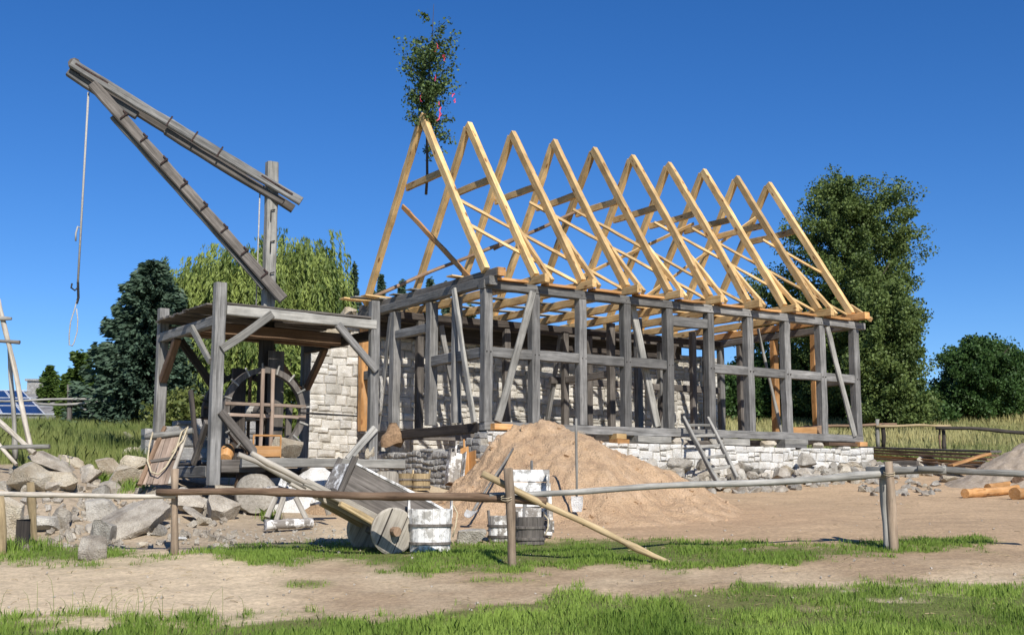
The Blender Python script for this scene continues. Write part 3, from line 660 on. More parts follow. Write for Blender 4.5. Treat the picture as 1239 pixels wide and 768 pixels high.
# sack & rope on gable
sk=MB();ps=[];vs=[];fs=[]
n1_,n2_=12,14
for i in range(n1_):
    t=i/(n1_-1)
    for k in range(n2_):
        a=k/n2_*6.283;r_=(.10+.13*math.sin(t*2.2)+.03*math.sin(3*a+t*4))*(.6+.4*t if t<.5 else 1);vs.append((r_*math.cos(a)*1.1,r_*.55*math.sin(a),-.48*t*(1+.12*math.sin(2*a))))
for i in range(n1_-1):
    for k in range(n2_): fs.append((i*n2_+k,i*n2_+(k+1)%n2_,(i+1)*n2_+(k+1)%n2_,(i+1)*n2_+k))
fs.append(tuple(range(n2_)))
sk.add(vs,fs);o=sk.build('cloth_sack',M['sack'],None,Matrix.Translation(hp(-.12,3.5,.12)));o.data.shade_smooth();tag(o,'brown cloth sack hung over the gable sill','sack')
pp=[];
for k in range(70):
    a=k*.62;pp.append(hp(-.08+.025*math.sin(k*1.7),4.22+.09*math.cos(a)*(1+.3*math.sin(k)),.75+.42*math.sin(a)+.03*math.sin(k*2.3)))
tag(rope('coiled_rope',pp,.011,'greyrope'),'coil of grey rope hanging on the gable between the posts','rope')
# ladder
ld=empty('ladder',(0,0,0),0,'grey wooden ladder leaning from the rubble stones up to the door gap','ladder')
pA0,pB0=PX(872,582,22.6),PX(899,578,23.2);pA1,pB1=hp(5.0,-.05,.22),hp(5.70,-.05,.24)
pA0=GH(868,584);pA0=PX(868,584,23.6);pB0=PX(892,579,24.1)
beam('side_rail',pA0,pA1,.06,.11,'grey_light',ld,None);beam('side_rail',pB0,pB1,.06,.11,'grey_light',ld,None)
for k in range(5):
    t=.12+k*.17;a_=pA0.lerp(pA1,t+.08);b_=pB0.lerp(pB1,t+.08);beam('rung',a_-(b_-a_)*.03,b_+(b_-a_)*.03,.06,.03,'grey_light',ld,Z_)
# ================================================================= CRANE
CT=R(34.6);CO=Vector((-4.4,17.5,EYE))
crane=empty('treadwheel_crane',CO,CT,'grey timber slewing crane with a long boom over an open wheel house','crane')
K=crane;S=2.62
def kl(P): return Matrix.Rotation(-CT,4,'Z')@(Vector(P)-CO)
posts=[((0,0),.02,3.04,.17),((S,0),.0,3.0,.15),((0,S),.2,2.97,.17),((S,S),.25,3.0,.15)]
for (u,v),z0,z1,s in posts: beam('post',(u,v,z0),(u,v,z1),s,s*.9,'grey',K,U_,ch=.015,jit=.006)
beam('deck_beam',(.09,-.02,2.63),(S+.0,-.02,2.60),.15,.12,'grey_light',K,Z_);beam('deck_beam',(.09,S,2.6),(S,S,2.6),.15,.12,'grey_brown',K,Z_)
beam('deck_beam',(-.02,.08,2.47),(-.02,S,2.47),.15,.12,'grey',K,Z_);beam('deck_beam',(S,.08,2.45),(S,S,2.45),.15,.12,'dark',K,Z_)
beam('deck_beam',(.05,1.15,2.50),(S,1.15,2.48),.2,.16,'brown',K,Z_);beam('deck_beam',(.05,1.55,2.48),(S,1.55,2.46),.16,.14,'brown',K,Z_)
for k in range(14):
    v=.05+k*.19;beam('deck_board',(-.16+random.uniform(-.05,.05) if k>0 else .1,v,2.74-.01*(k%2)),(S-.05,v,2.72-.01*(k%2)),.03,.18,'grey_brown',K,Z_)
def kb(A,B,w,h,mat,side=None): beam('brace',A,B,w,h,mat,K,side)
kb((.02,-.09,2.02),(.80,-.09,2.62),.12,.07,'grey_light',U_);kb((1.92,-.09,2.55),(2.62,-.09,1.86),.12,.07,'grey',U_)
kb((-.10,.9,2.45),(-.10,.06,1.85),.10,.06,'grey_light',V_);kb((.0,S-.1,1.75),(.0,S-.75,2.40),.13,.12,'brown',V_)
kb((.3,S,2.45),(.9,S,1.7),.12,.1,'dark',U_);kb((S-.1,S,1.7),(S-.75,S,2.5),.12,.1,'brown',U_);kb((S,S-.1,1.75),(S,S-.8,2.4),.12,.1,'brown',V_)
kb((.04,-.09,1.10),(.68,-.09,.42),.12,.07,'grey_brown',U_);kb((2.62,-.09,.93),(2.15,-.09,.42),.12,.07,'grey_light',U_)
kb((-.09,.10,.95),(-.09,.62,.35),.10,.07,'grey_brown',V_)
kb((.06,1.3,1.5),(.06,.8,.3),.09,.07,'dark',V_)
# base frame and front beam on logs
P1=kl(PX(290,560,17.45));P2=kl(PX(486,560,18.3))
beam('base_beam',(P1.x,P1.y-.05,.345),(P2.x,P2.y-.05,.345),.135,.24,'grey_light',K,Z_);beam('base_beam',(.0,.1,.22),(.0,S+.2,.22),.17,.17,'grey',K,Z_)
beam('base_beam',(.1,.0,.30),(.75,-.1,.31),.2,.14,'grey_brown',K,Z_);beam('base_beam',(S,.1,.24),(S,S,.24),.17,.17,'grey_brown',K,Z_)
beam('base_beam',(.0,S,.24),(S,S,.24),.17,.17,'grey_brown',K,Z_)
for k in range(9): beam('platform_board',(.15,.6+k*.22,.36),(2.5,.6+k*.22,.36),.03,.2,'grey_brown',K,Z_)
cu=S/2
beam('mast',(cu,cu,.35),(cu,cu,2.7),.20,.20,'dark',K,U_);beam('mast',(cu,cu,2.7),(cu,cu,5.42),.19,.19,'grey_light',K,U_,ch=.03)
for i in range(3):
    q=MB();c_=kl(PX(328-i*.5,260+i*38,19.2));q.add([],[]);q.tube([c_+Vector((.07,0,.10)),c_+Vector((0,0,.08)),c_+Vector((.0,0,-.1))],.012,5);q.build('iron_hook',M['darkiron'],K)
ky=kl(PX(324,195,19.3));
# boom
def Bp(px,py,Y): return kl(PX(px,py,Y))
tipY,tailY=18.55,19.35
A_=Bp(88,80,tipY);B_=Bp(364,246,tailY)
dn=(B_-A_).normalized();sd=Vector((0,0,1)).cross(dn).normalized()
up_=dn.cross(sd).normalized(); up_=up_ if up_.z>0 else -up_
def bm_(name,a,b,w,h,mat): return beam(name,a,b,w,h,mat,K,sd,ch=.02,jit=.006)
bm_('boom_timber',A_-sd*.12,B_-sd*.12,.10,.145,'grey');bm_('boom_timber',A_+sd*.12-up_*.05,Bp(356,250,19.6)+sd*.10-up_*.02,.10,.14,'grey_brown')
bm_('boom_timber',A_-up_*.13,A_+(B_-A_)*.30-up_*.16,.12,.13,'grey')
bm_('boom_timber',A_+(B_-A_)*.42-up_*.14,B_-dn*.25-up_*.16,.14,.11,'grey_brown')
Ls=Bp(113,104,18.6);Le=Bp(343,363,19.15)
ds=(Le-Ls).normalized();sd2=Vector((0,0,1)).cross(ds).normalized();up2=ds.cross(sd2);up2=up2 if up2.z>0 else -up2
beam('strut',Ls-sd2*.08,Le-sd2*.08,.15,.17,'grey_brown',K,sd2,ch=.02);beam('strut',Ls+sd2*.10,Le+sd2*.10-ds*.1-up2*.02,.09,.15,'grey',K,sd2,ch=.02)
beam('strut',Ls-up2*.115+ds*.6,Le-up2*.125-ds*.35,.12,.06,'grey_light',K,sd2)
def strap(cc,sz,rt):
    q=MB();q.box((0,0,0),sz);q.build('iron_strap',M['iron'],K,Matrix.Translation(cc)@rt.to_4x4())
RB=frame((0,0,0),dn,sd).to_3x3();RS2=frame((0,0,0),ds,sd2).to_3x3()
for t in (.42,.53,.64): strap(A_.lerp(B_,t)-sd*.175,(.025,.025,.20),RB@Matrix.Rotation(R(90),3,'X'))
for k in range(8):
    c_=Ls.lerp(Le,.16+k*.105)-sd2*.165;strap(c_+up2*.03,(.02,.15,.025),RS2);strap(c_+up2*.085-ds*.03,(.022,.022,.10),RS2)
for t in (.05,.12): strap(A_.lerp(B_,t)-sd*.172+up_*.02,(.012,.03,.3),RB)
for t in (.86,.92): strap(A_.lerp(B_,t)-sd*.172+up_*.02,(.012,.03,.34),RB)
wh=MB();wm_=frame(A_+up_*.02-dn*.02,A_+up_*.02+sd,dn);wm_=Matrix.Translation(A_+up_*.03+dn*.02)@Matrix.Rotation(0,4,'Z')@wm_.to_3x3().to_4x4()
wh.lathe([(0,-.07),(.10,-.07),(.10,-.03),(.07,0),(.10,.03),(.10,.07),(0,.07)],9,wm_);wh.build('sheave',M['grey_brown'],K)
# rope with sling
r0=Bp(107,112,18.6)
zt=r0.z;rb=Bp(90.5,345,18.6)
rope('hoist_rope',[r0,Vector((r0.x,r0.y,(zt+rb.z)/2)),Vector((r0.x,r0.y,rb.z))],.017,'greyrope',K)
mid=Bp(95,285,18.6);mid.x=r0.x;mid.y=r0.y
rope('rope_loop',[mid+Vector((0,0,.12)),mid+Vector((-.05,0,.14)),mid+Vector((-.08,-.02,.02)),mid+Vector((-.07,0,-.1))],.014,'greyrope',K)
h0=Vector((r0.x,r0.y,rb.z))
mb=MB();mb.tube([h0+Vector((-.09,0,.02)),h0+Vector((-.10,0,-.05)),h0+Vector((-.04,0,-.09)),h0+Vector((.0,0,-.04)),h0+Vector((0,0,.06))],.014,6);mb.tube([h0+Vector((0,0,.05)),h0+Vector((.02,0,-.2)),h0+Vector((0,0,-.3))],.02,6);mb.build('hook',M['darkiron'],K)
rope('sling',[h0+Vector((0,0,-.25)),h0+Vector((-.03,0,-.4)),h0+Vector((-.08,0,-.6)),h0+Vector((-.09,0,-.8)),h0+Vector((-.08,0,-.97)),h0+Vector((-.03,.02,-.98)),h0+Vector((-.01,.0,-.93)),h0+Vector((.03,0,-.75)),h0+Vector((.03,0,-.55)),h0+Vector((.0,0,-.38))],.010,'greyrope',K)
m0=kl(PX(314.5,232,19.25));rope('hoist_rope',[m0,Vector((m0.x,m0.y,2.7))],.012,'greyrope',K)
# windlass wheels (axle along local v)
def wheel(v,uc,zc,mat,spmat):
    root=bpy.data.objects.new('treadwheel',None);COL.objects.link(root);root.parent=K;root.location=(uc,v,zc)
    mb=MB();R1,R0,n=.69,.60,44;dv=.055
    vs=[];fs=[]
    for k in range(n):
        a=2*math.pi*k/n;jj=random.uniform(-.006,.006)
        for r_,q in ((R0,-dv),(R1+jj,-dv),(R1+jj,dv),(R0,dv)): vs.append((r_*math.cos(a),q,r_*math.sin(a)))
    for k in range(n):
        for q in range(4): fs.append((k*4+q,k*4+(q+1)%4,((k+1)%n)*4+(q+1)%4,((k+1)%n)*4+q))
    mb.add(vs,fs);mb.build('rim',M[mat],root)
    for s_ in (-1,1):
        beam('spoke',(s_*.085,-.09,-.66),(s_*.085,-.09,.66),.055,.04,spmat,root,U_);beam('spoke',(-.68,-.05,s_*.085),(.68,-.05,s_*.085),.055,.04,spmat,root,Z_)
    mb=MB()
    for k in range(16):
        a=2*math.pi*(k+.3)/16;mb.tube([(.60*math.cos(a),-.06,.60*math.sin(a)),(.755*math.cos(a),-.06,.755*math.sin(a))],.016,6);mb.build('peg',M['grey_light'] if mat!='dark' else M[mat],root);mb=MB()
    return root
WZ=1.19
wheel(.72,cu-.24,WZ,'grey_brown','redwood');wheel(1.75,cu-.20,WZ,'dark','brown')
mb=MB();mb.tube([(0,0,0),(0,0,1.7)],.10,14);mb.build('axle',M['grey_brown'],K,frame((cu-.24,.70,WZ),(cu-.2,2.3,WZ)))
mb=MB();mb.tube([(0,0,0),(0,0,.2)],.045,8);mb.build('axle_pin',M['darkiron'],K,frame((cu-.24,.56,WZ),(cu-.24,.8,WZ)))
mb=MB()
for k in range(9):mb.tube([(.125*math.cos(a),.125*math.sin(a),.5+k*.05+a*.008) for a in np.linspace(0,6.28,14)],.017,5)
mb.build('rope_coil',M['greyrope'],K,frame((cu-.22,.5,WZ),(cu-.2,2.3,WZ)))
for u in (.62,1.72): beam('bearing_post',(u,1.25,.4),(u,1.25,1.3),.10,.08,'grey_brown',K,U_)
beam('bearing_plank',(1.40,1.1,.4),(1.40,1.1,2.2),.28,.05,'grey_brown',K,U_);beam('bearing_plank',(.85,1.3,.4),(.85,1.3,1.9),.24,.05,'dark',K,U_)
pole('crank_bar',(1.6,.55,WZ-.02),(2.6,.50,WZ-.04),.015,.012,'darkiron',K,bow=0,seg=6)
# stump logs below the platform
def stump(px,pyb,w_,h_,label,lean=0):
    p=GH(px,pyb);
    o=pole('log_stump',p+Vector((0,0,-.05)),p+Vector((lean,0,h_)),w_/2,w_/2*.96,'grey_light',None,bow=0,seg=20);tag(o,label,'stump');return o
p=PX(345,612,17.6);o=pole('log_stump',Vector((-3.74,17.35,EYE-.12)),Vector((-3.9,18.1,EYE-.08)),.27,.27,'cartwood',None,bow=0,seg=24);tag(o,'thick sawn log lying end-on under the left of the crane base beam','log')
p=PX(464,596,18.0);o=pole('log_stump',Vector((p.x,18.25,EYE-.45)),Vector((p.x,18.25,EYE+.235)),.21,.205,'cartwood',None,bow=0,seg=20);tag(o,'upright barkless log under the right end of the crane base beam','log')
o=pole('log_stump',Vector((-3.98,17.85,EYE-.55)),Vector((-3.98,17.85,EYE+.2)),.16,.15,'brown',None,bow=0,seg=16);tag(o,'brown upright log in the shade beneath the crane platform','log')
# leaning dressed timber poles and wooden carrier
o=rock('block_stone',(.55,.35,.33),'cream',kl(0*Vector((0,0,0)) or CO) if False else PX(345,541,18.6)+Vector((0,0,.0)),(0,.1,.5),91);tag(o,'pale pointed stone block on the crane platform beside the wooden carrier','stone')
o=rock('block_stone',(.25,.25,.26),'cream',PX(448,548,19.0),(0,0,.5),92);tag(o,'small pale stone at the foot of the right crane post','stone')
cr=empty('wooden_carrier',PX(322.5,554,17.9),.25,'open orange wooden carrier with a bar handle on the crane platform','carrier')
beam('panel',(-.2,0,.02),(-.2+.4,0,.02),.001,.001,'fresh2',cr) if False else None
beam('panel',(-.2,-.1,.10),(.2,-.1,.10),.16,.025,'fresh2',cr,Z_);beam('panel',(-.2,.1,.10),(.2,.1,.10),.16,.025,'fresh2',cr,Z_);beam('bottom',(-.2,0,.03),(.2,0,.03),.03,.2,'fresh2',cr,Z_)
for s_ in (-1,1): beam('upright',(s_*.205,0,0),(s_*.205,0,.34),.03,.05,'fresh2',cr,U_)
beam('handle',(-.21,0,.335),(.21,0,.335),.03,.03,'fresh2',cr,Z_)
o=pole('wooden_tub',PX(272,556,18.4),PX(274,545,18.7)+Vector((0,.1,.03)),.10,.10,'fresh2',None,bow=0,seg=18);tag(o,'short orange log lying on the platform behind the left crane post','log')
# hand barrow leaning
hb=empty('hand_barrow',(0,0,0),0,'wooden plank hand barrow with ropes leaning at the left crane post','hand barrow')
b0=PX(190,586,17.1);t0=PX(204,522,17.75)
ax=(t0-b0);ux=Vector((.93,-.1,.0))
def bp_(a,t,o_=0): return b0+ux*a+ax*t+Vector((0,-1,.2))*o_
for k in range(5): beam('slat',bp_(-.19+k*.095-.03,0),bp_(-.15+k*.088,.97),.085,.02,'redwood',hb,ux)
for a_,t_ in ((-.28,1.0),(-.19,0.0)): pass
beam('side_rail',bp_(-.27,-.02,.03),bp_(-.07,1.08,.03),.06,.05,'bark',hb,ux);beam('side_rail',bp_(.21,.0,.03),bp_(.31,.95,.03),.05,.05,'birch',hb,ux)
pole('cross_bar',bp_(-.35,.88,.05),bp_(.42,1.0,.05),.04,.045,'grey_light',hb,bow=.01);beam('cross_bar',bp_(-.18,.42,.04),bp_(.28,.5,.04),.04,.03,'grey_brown',hb,Z_)
rope('rope',[bp_(-.22,.95,.11),bp_(-.23,.7,.1),bp_(-.2,.4,.1),bp_(-.1,.2,.1),bp_(.02,.16,.1),bp_(.12,.3,.1),bp_(.22,.6,.1),bp_(.26,.95,.12),bp_(.34,1.06,.1),bp_(.30,.8,.1),bp_(.16,.55,.1)],.014,'rope',hb)
# ================================================================= FOREGROUND ITEMS
def bucket(name,p,r0,r1,h,mat,label,ears=2,hoopmat='grey_brown',handle=False,grp=None,rz=0.):
    b=empty(name,p,rz,label,'bucket',grp)
    n=18;mb=MB();vs=[];fs=[]
    for k in range(n):
        for e in (.02,.98):
            a=2*math.pi*(k+e)/n
            for (r_,z) in ((r0,0),(r1,h),(r1-.025,h),(r0-.025,.03)):
                q=1 if .0<e else 1
                vs.append((r_*q*math.cos(a),r_*q*math.sin(a),z))
        o_=k*8
        fs+=[(o_,o_+4,o_+5,o_+1),(o_+1,o_+5,o_+6,o_+2),(o_+2,o_+6,o_+7,o_+3),(o_,o_+1,o_+2,o_+3),(o_+4,o_+7,o_+6,o_+5)]
    mb.add(vs,fs)
    mb.build('staves',M[mat],b)
    mb=MB();mb.lathe([(0,.04),(r0-.01,.04),(r0-.01,.0),(0,.0)],20);mb.build('bottom',M[mat],b)
    for t in (.2,.62):
        mb=MB();rr_=r0+(r1-r0)*t+.006;mb.lathe([(rr_-.004,h*t-.018),(rr_+.008,h*t-.014),(rr_+.008,h*t+.014),(rr_-.004,h*t+.018)],24);mb.build('hoop',M[hoopmat],b)
    for k in range(ears):
        a=math.pi*k+.25;beam('ear',((r1-.012)*math.cos(a),(r1-.012)*math.sin(a),h*.8),((r1-.005)*math.cos(a),(r1-.005)*math.sin(a),h*1.22),.028,.06,mat,b,(math.cos(a),math.sin(a),0))
    if handle:
        rope('rope_handle',[((r1+.01)*math.cos(.25),(r1+.01)*math.sin(.25),h*1.1),((r1+.06)*math.cos(.1),(r1+.06)*math.sin(.1),h*.9),((r1+.06)*math.cos(-.3),-(r1+.06)*.3,h*.6),((r1+.01),-.1,h*.35)],.01,'rope',b)
    return b
bucket('wooden_tub',GH(520,667),.24,.265,.50,'limed_heavy','tall white lime-splashed wooden tub beside the cart wheel',handle=True)
bucket('wooden_bucket',GH(606,655),.155,.165,.32,'limed','grey stave bucket half hidden behind the front fence post')
bucket('wooden_bucket',GH(641,658),.185,.175,.33,'grey_brown','grey-brown stave bucket with rope handle right of the fence post',handle=True)
q=GH(491,592);bucket('wooden_bucket',Vector((q.x,q.y,q.z)),.14,.15,.30,'yellowpole','narrow yellow-brown bucket, the left one of the pair below the gable footing',ears=0)
q=GH(510,593);bucket('wooden_bucket',Vector((q.x,q.y-.12,q.z)),.17,.165,.31,'yellowpole','wider pale yellow bucket, the right one of the pair below the gable footing')
# cart
wc=GH(474,671);axl=Vector((-.5,.866,0));lx=Vector((-.866,-.5,0))
# root at axle centre
tilt=R(25)
ac=Vector((wc.x,wc.y,wc.z+.275))+axl*.36
xb=(lx*math.cos(tilt)+Vector((0,0,1))*math.sin(tilt));yb=axl;zb=xb.cross(yb)
if zb.z<0: zb=-zb;yb=-yb
cm=Matrix((xb,yb,zb)).transposed().to_4x4();cm.translation=ac
ct=empty('handcart',None,mx=cm,label='old wooden two-wheeled handcart with solid disc wheels tipped onto its nose',cat='cart')
near=-1 if (yb-axl).length<.1 else 1
def cwheel(s_):
    root=bpy.data.objects.new('wheel',None);COL.objects.link(root);root.parent=ct;root.location=(0,s_*.37,0)
    mb=MB();mb.lathe([(0,-.035),(.255,-.035),(.278,-.02),(.272,.02),(.255,.035),(0,.035)],34,Matrix.Rotation(R(90),4,'X'))
    mb.build('disc',M['cartwood'],root)
    for xx in (-.10,.12):beam('joint_strip',(xx,s_*.037,-.235 if xx<0 else -.225),(xx+.01,s_*.037,.23),.012,.006,'dark',root,U_)
    mb=MB();mb.tube([(0,-.06*s_*0,0),(0,s_*.14,0)],.055,10,jit=.1);mb.build('hub',M['bark'],root)
cwheel(-1);cwheel(1)
beam('axle',(0,-.36,0),(0,.36,0),.09,.09,'grey_brown',ct,U_)
for s_ in (-1,1):
    beam('shaft',(-.45,s_*.24,.06),(1.2,s_*.24,.075),.07,.085,'cartwood',ct,V_);pole('shaft_handle',(1.0,s_*.24,.08),(1.92,s_*.24,.09),.036,.026,'cartwood',ct,bow=.02)
    beam('side_log',(.12,s_*.30,.0),(.72,s_*.30,.02),.06,.07,'yellowpole',ct,V_,ch=.02)
    beam('side_board',(-.55,s_*.25,.32),(.72,s_*.25,.32),.40,.03,'grey_brown',ct,Z_)
    beam('rim_strip',(-.55,s_*.25,.53),(.72,s_*.25,.53),.03,.045,'limed_heavy',ct,Z_)
    beam('upright',(.76,s_*.24,.08),(.76,s_*.24,.60),.06,.05,'grey_brown',ct,U_)
beam('floor_board',(-.6,0,.13),(.75,0,.13),.03,.46,'limed',ct,Z_);beam('end_board',(.78,-.22,.33),(.76,.22,.33),.36,.03,'limed',ct,Z_);beam('end_board',(-.57,-.22,.30),(-.57,.22,.30),.32,.03,'limed',ct,Z_)
beam('cross_bar',(.84,-.28,.12),(.84,.28,.12),.06,.06,'grey_brown',ct,Z_)
# loose items near sand
o=rock('squared_block',(.38,.25,.19),'greystone',GH(571,657)+Vector((0,0,.08)),(0,0,.05),55,cuts=3);tag(o,'oblong greenish-grey dressed stone between the lime tub and the fence post','stone')
# mortar board panel
mp=empty('plank_mortar_box',GH(640,651),-.1,'upright white-limed plank mortar box standing behind the two buckets','mortar box')
for k in range(5): beam('plank',(-.26-.01*k,.25-.04*k*0,.80-k*.165),(.25+.015*k,.22,.80-k*.165),.155,.025,'limed_heavy' if k<3 else 'limed',mp,Z_,jit=.006)
for s_ in (-1,1):
    beam('side_board',(s_*.28-.02,.10,.0),(s_*.25-.02,.16,.84),.22,.025,'limed',mp,V_);
beam('bottom_rail',(-.3,.0,.06),(.3,.0,.06),.05,.05,'limed_heavy',mp,Z_)
pp=empty('wooden_paddle',GH(644,648)+Vector((0,-.03,0)),0,'grey tapered wooden mixing paddle propped against the white mortar box','paddle')
mb=MB();mb.add([(-.14,-.02,.0),(.13,-.02,.0),(.11,-.02,.45),(.02,.1,.78),(-.03,.1,.78),(-.12,-.02,.45),(-.14,.01,.0),(.13,.01,.0),(.11,.01,.45),(.02,.13,.78),(-.03,.13,.78),(-.12,.01,.45)],[(0,1,2,5),(5,2,3,4),(6,11,8,7),(11,10,9,8),(0,6,7,1),(1,7,8,2),(2,8,9,3),(3,9,10,4),(4,10,11,5),(5,11,6,0)]);mb.build('blade',M['grey'],pp)
pole('grip',(-.005,.11,.75),(-.005,.18,.98),.018,.016,'grey',pp,bow=0,seg=8)
# troughs at gable footing
def trough(P,rot,mat,label,L0=.62,w0=.27):
    t=empty('mason_hod',P,0,label,'hod');t.rotation_euler=rot
    beam('board',(0,0,0),(0,0,L0),w0,.02,mat,t,U_);beam('board',(-w0/2,-.09,0),(-w0/2,-.09,L0),.18,.02,mat,t,V_);beam('board',(w0/2,-.09,0),(w0/2,-.09,L0),.18,.02,mat,t,V_)
    beam('end_board',(-w0/2,-.09,.012),(w0/2,-.09,.012),.02,.18,'brown',t,Z_);pole('handle',(0,0,L0-.05),(0,.01,L0+.22),.02,.018,mat,t,bow=0,seg=8)
trough(PX(547,588,20.9),(R(-14),R(10),.35),'limed','grey mortar hod leaning on the rough gable footing')
trough(PX(562,583,21.1),(R(-14),R(16),.9),'fresh2','orange mortar hod leaning beside the grey one at the corner footing',.6,.22)
# shovels
def shovel(h0,h1,blade,label,bmat='lime',flat=(.17,.22)):
    s=empty('shovel',(0,0,0),0,label,'shovel');pole('handle',h0,h1,.017,.017,'grey_light',s,bow=.01,seg=8)
    d=(Vector(h0)-Vector(h1)).normalized();m_=frame(h0,Vector(h0)+d)
    mb=MB();vs=[];n=6
    for i in range(5):
        t=i/4;w0=flat[0]/2*(1-.25*max(0,t-.5)*2)
        for k in range(n): 
            q=-1+2*k/(n-1);vs.append((q*w0,.03*q*q,t*flat[1]))
    vs2=[(a,b-.006,c) for a,b,c in vs];m2=len(vs);fs=[]
    for i in range(4):
        for k in range(n-1): fs.append((i*n+k,i*n+k+1,(i+1)*n+k+1,(i+1)*n+k));fs.append((m2+i*n+k,m2+(i+1)*n+k,m2+(i+1)*n+k+1,m2+i*n+k+1))
    mb.add(vs+vs2,fs);mb.build('blade',M[bmat],s,m_)
shovel(PX(698,600,17.0),PX(697,506,17.05),None,'upright shovel with a white blade standing in the sand pile')
shovel(PX(572,618,16.7),PX(621,543,18.9),None,'long-handled shovel with white blade lying on the left side of the sand pile')
# trestle + bench
tb=empty('trestle_bench',(0,0,0),0,'low white-limed trestle bench with splayed legs on the soil left of the cart','bench')
Yt=16.3
def tp(px,py,dy=0): return PX(px,py,Yt+dy)
beam('top_plank',tp(318,594,-.1),tp(398,597,.35),.10,.05,'limed',tb,Z_) 
beam('top_plank',tp(325,590,.2),tp(400,592,.6),.2,.05,'limed',tb,V_)
for a_,b_ in (((334,602,-.1),(323,626,-.25)),((343,602,.0),(334,630,-.25)),((358,602,.1),(372,630,-.1)),((392,602,.3),(398,622,.35))):
    beam('leg',tp(*a_),tp(*b_),.065,.05,'cartwood' ,tb,U_)
pole('foot_log',tp(321,635,-.45),tp(378,632,-.15),.065,.06,'limed',tb,bow=.01)
beam('foot_beam',tp(375,607,.9),tp(412,602,.9),.1,.06,'limed',tb,Z_)
beam('cradle',tp(341,588,.1),tp(346,576,.1),.10,.05,'limed',tb,U_);beam('cradle',tp(352,588,.1),tp(347,576,.1),.05,.05,'limed',tb,U_)
# heightfield piles
def pile(name,cx,cy,rx,ry,h,mat,label,cat,seed,pw=1.1,amp=.12,res=90,rot=0,peak=(0,0),frq=1.5,rug=0):
    g=np.linspace(-1.25,1.25,res);A2,B2=np.meshgrid(g,g)
    r=np.hypot(A2,B2);ang=np.arctan2(B2,A2);wob=1+.22*(fbm(np.cos(ang)*1.3+5,np.sin(ang)*1.3+5,0,seed,3)-.5)
    X2=A2*rx;Y2=B2*ry
    Xw=cx+X2*math.cos(rot)-Y2*math.sin(rot);Yw=cy+X2*math.sin(rot)+Y2*math.cos(rot)
    rp=r/wob
    # shifted peak
    hh=np.clip(1-rp,0,None)**pw
    hh=np.where(rp<1,hh,0);hh=hh*(.35+.65*np.clip(hh/.35,0,1)**.8)
    Xn=Xw+0;base=Gv(Xw.ravel(),Yw.ravel()).reshape(Xw.shape)
    nz=(fbm(Xw*frq,Yw*frq,0,seed+3,5)-.5)*amp*np.clip((1-rp)*4,0,1)
    nz+=(fbm(Xw*9,Yw*9,0,seed+9,3)-.5)*rug*np.clip((1-rp)*4,0,1)
    Z2=base+h*(1-np.sqrt((1-hh)**2+.010)+.005)*1.0+nz-.04*np.clip((rp-.92)*12,0,4)
    sh=hh[...,None]
    vs=np.stack([Xw+peak[0]*hh,Yw+peak[1]*hh,Z2],-1).reshape(-1,3)
    idx=np.arange(res*res).reshape(res,res);f=np.stack([idx[:-1,:-1],idx[:-1,1:],idx[1:,1:],idx[1:,:-1]],-1).reshape(-1,4)
    keep=(rp.ravel()[f].min(1)<1.12);f=f[keep]
    me=bpy.data.meshes.new(name);me.from_pydata(vs.tolist(),[],f.tolist());me.update()
    o=finish(me,name,M[mat],smooth=True);return tag(o,label,cat)
pile('sand_pile',.95,19.2,2.75,2.6,1.74,'sand','large heap of orange building sand in front of the near house corner','sand pile',5,pw=1.15,amp=.55,res=200,peak=(-.42,.85),frq=1.25,rug=.13)
_sp=bpy.data.objects['sand_pile'];_pv=[v.co.copy() for v in _sp.data.vertices];mb=MB()
for _ in range(420):
    p=random.choice(_pv)
    if p.y>19.9 and random.random()<.5: continue
    q_=random.choice((.02,.03,.03,.05,.07))*random.uniform(.7,1.2);mb.box(p+Vector((random.uniform(-.03,.03),0,q_*.1)),(q_,q_*.9,q_*.7),Euler((random.random()*6,random.random()*6,0)).to_matrix(),q_*.2)
tag(mb.build('sand_clods',M['sand']),'clods of damp sand scattered over the big sand heap','clods',kind='stuff')
pile('gravel_pile',11.35,25.0,2.2,1.9,1.2,'gravel','grey gravel heap at the right edge beyond the logs','gravel pile',8,amp=.15,rug=.1,res=90)
pile('lime_heap',-3.05,18.5,1.0,.6,.72,'lime','white heap of slaked lime below the crane base beam','lime heap',11,amp=.15,rug=.06,res=60)
pile('mortar_sand_heap',-2.55,18.25,.75,.5,.66,'sand','small orange sand heap mixed with lime below the crane beam','sand heap',12,amp=.1,rug=.05,res=50)
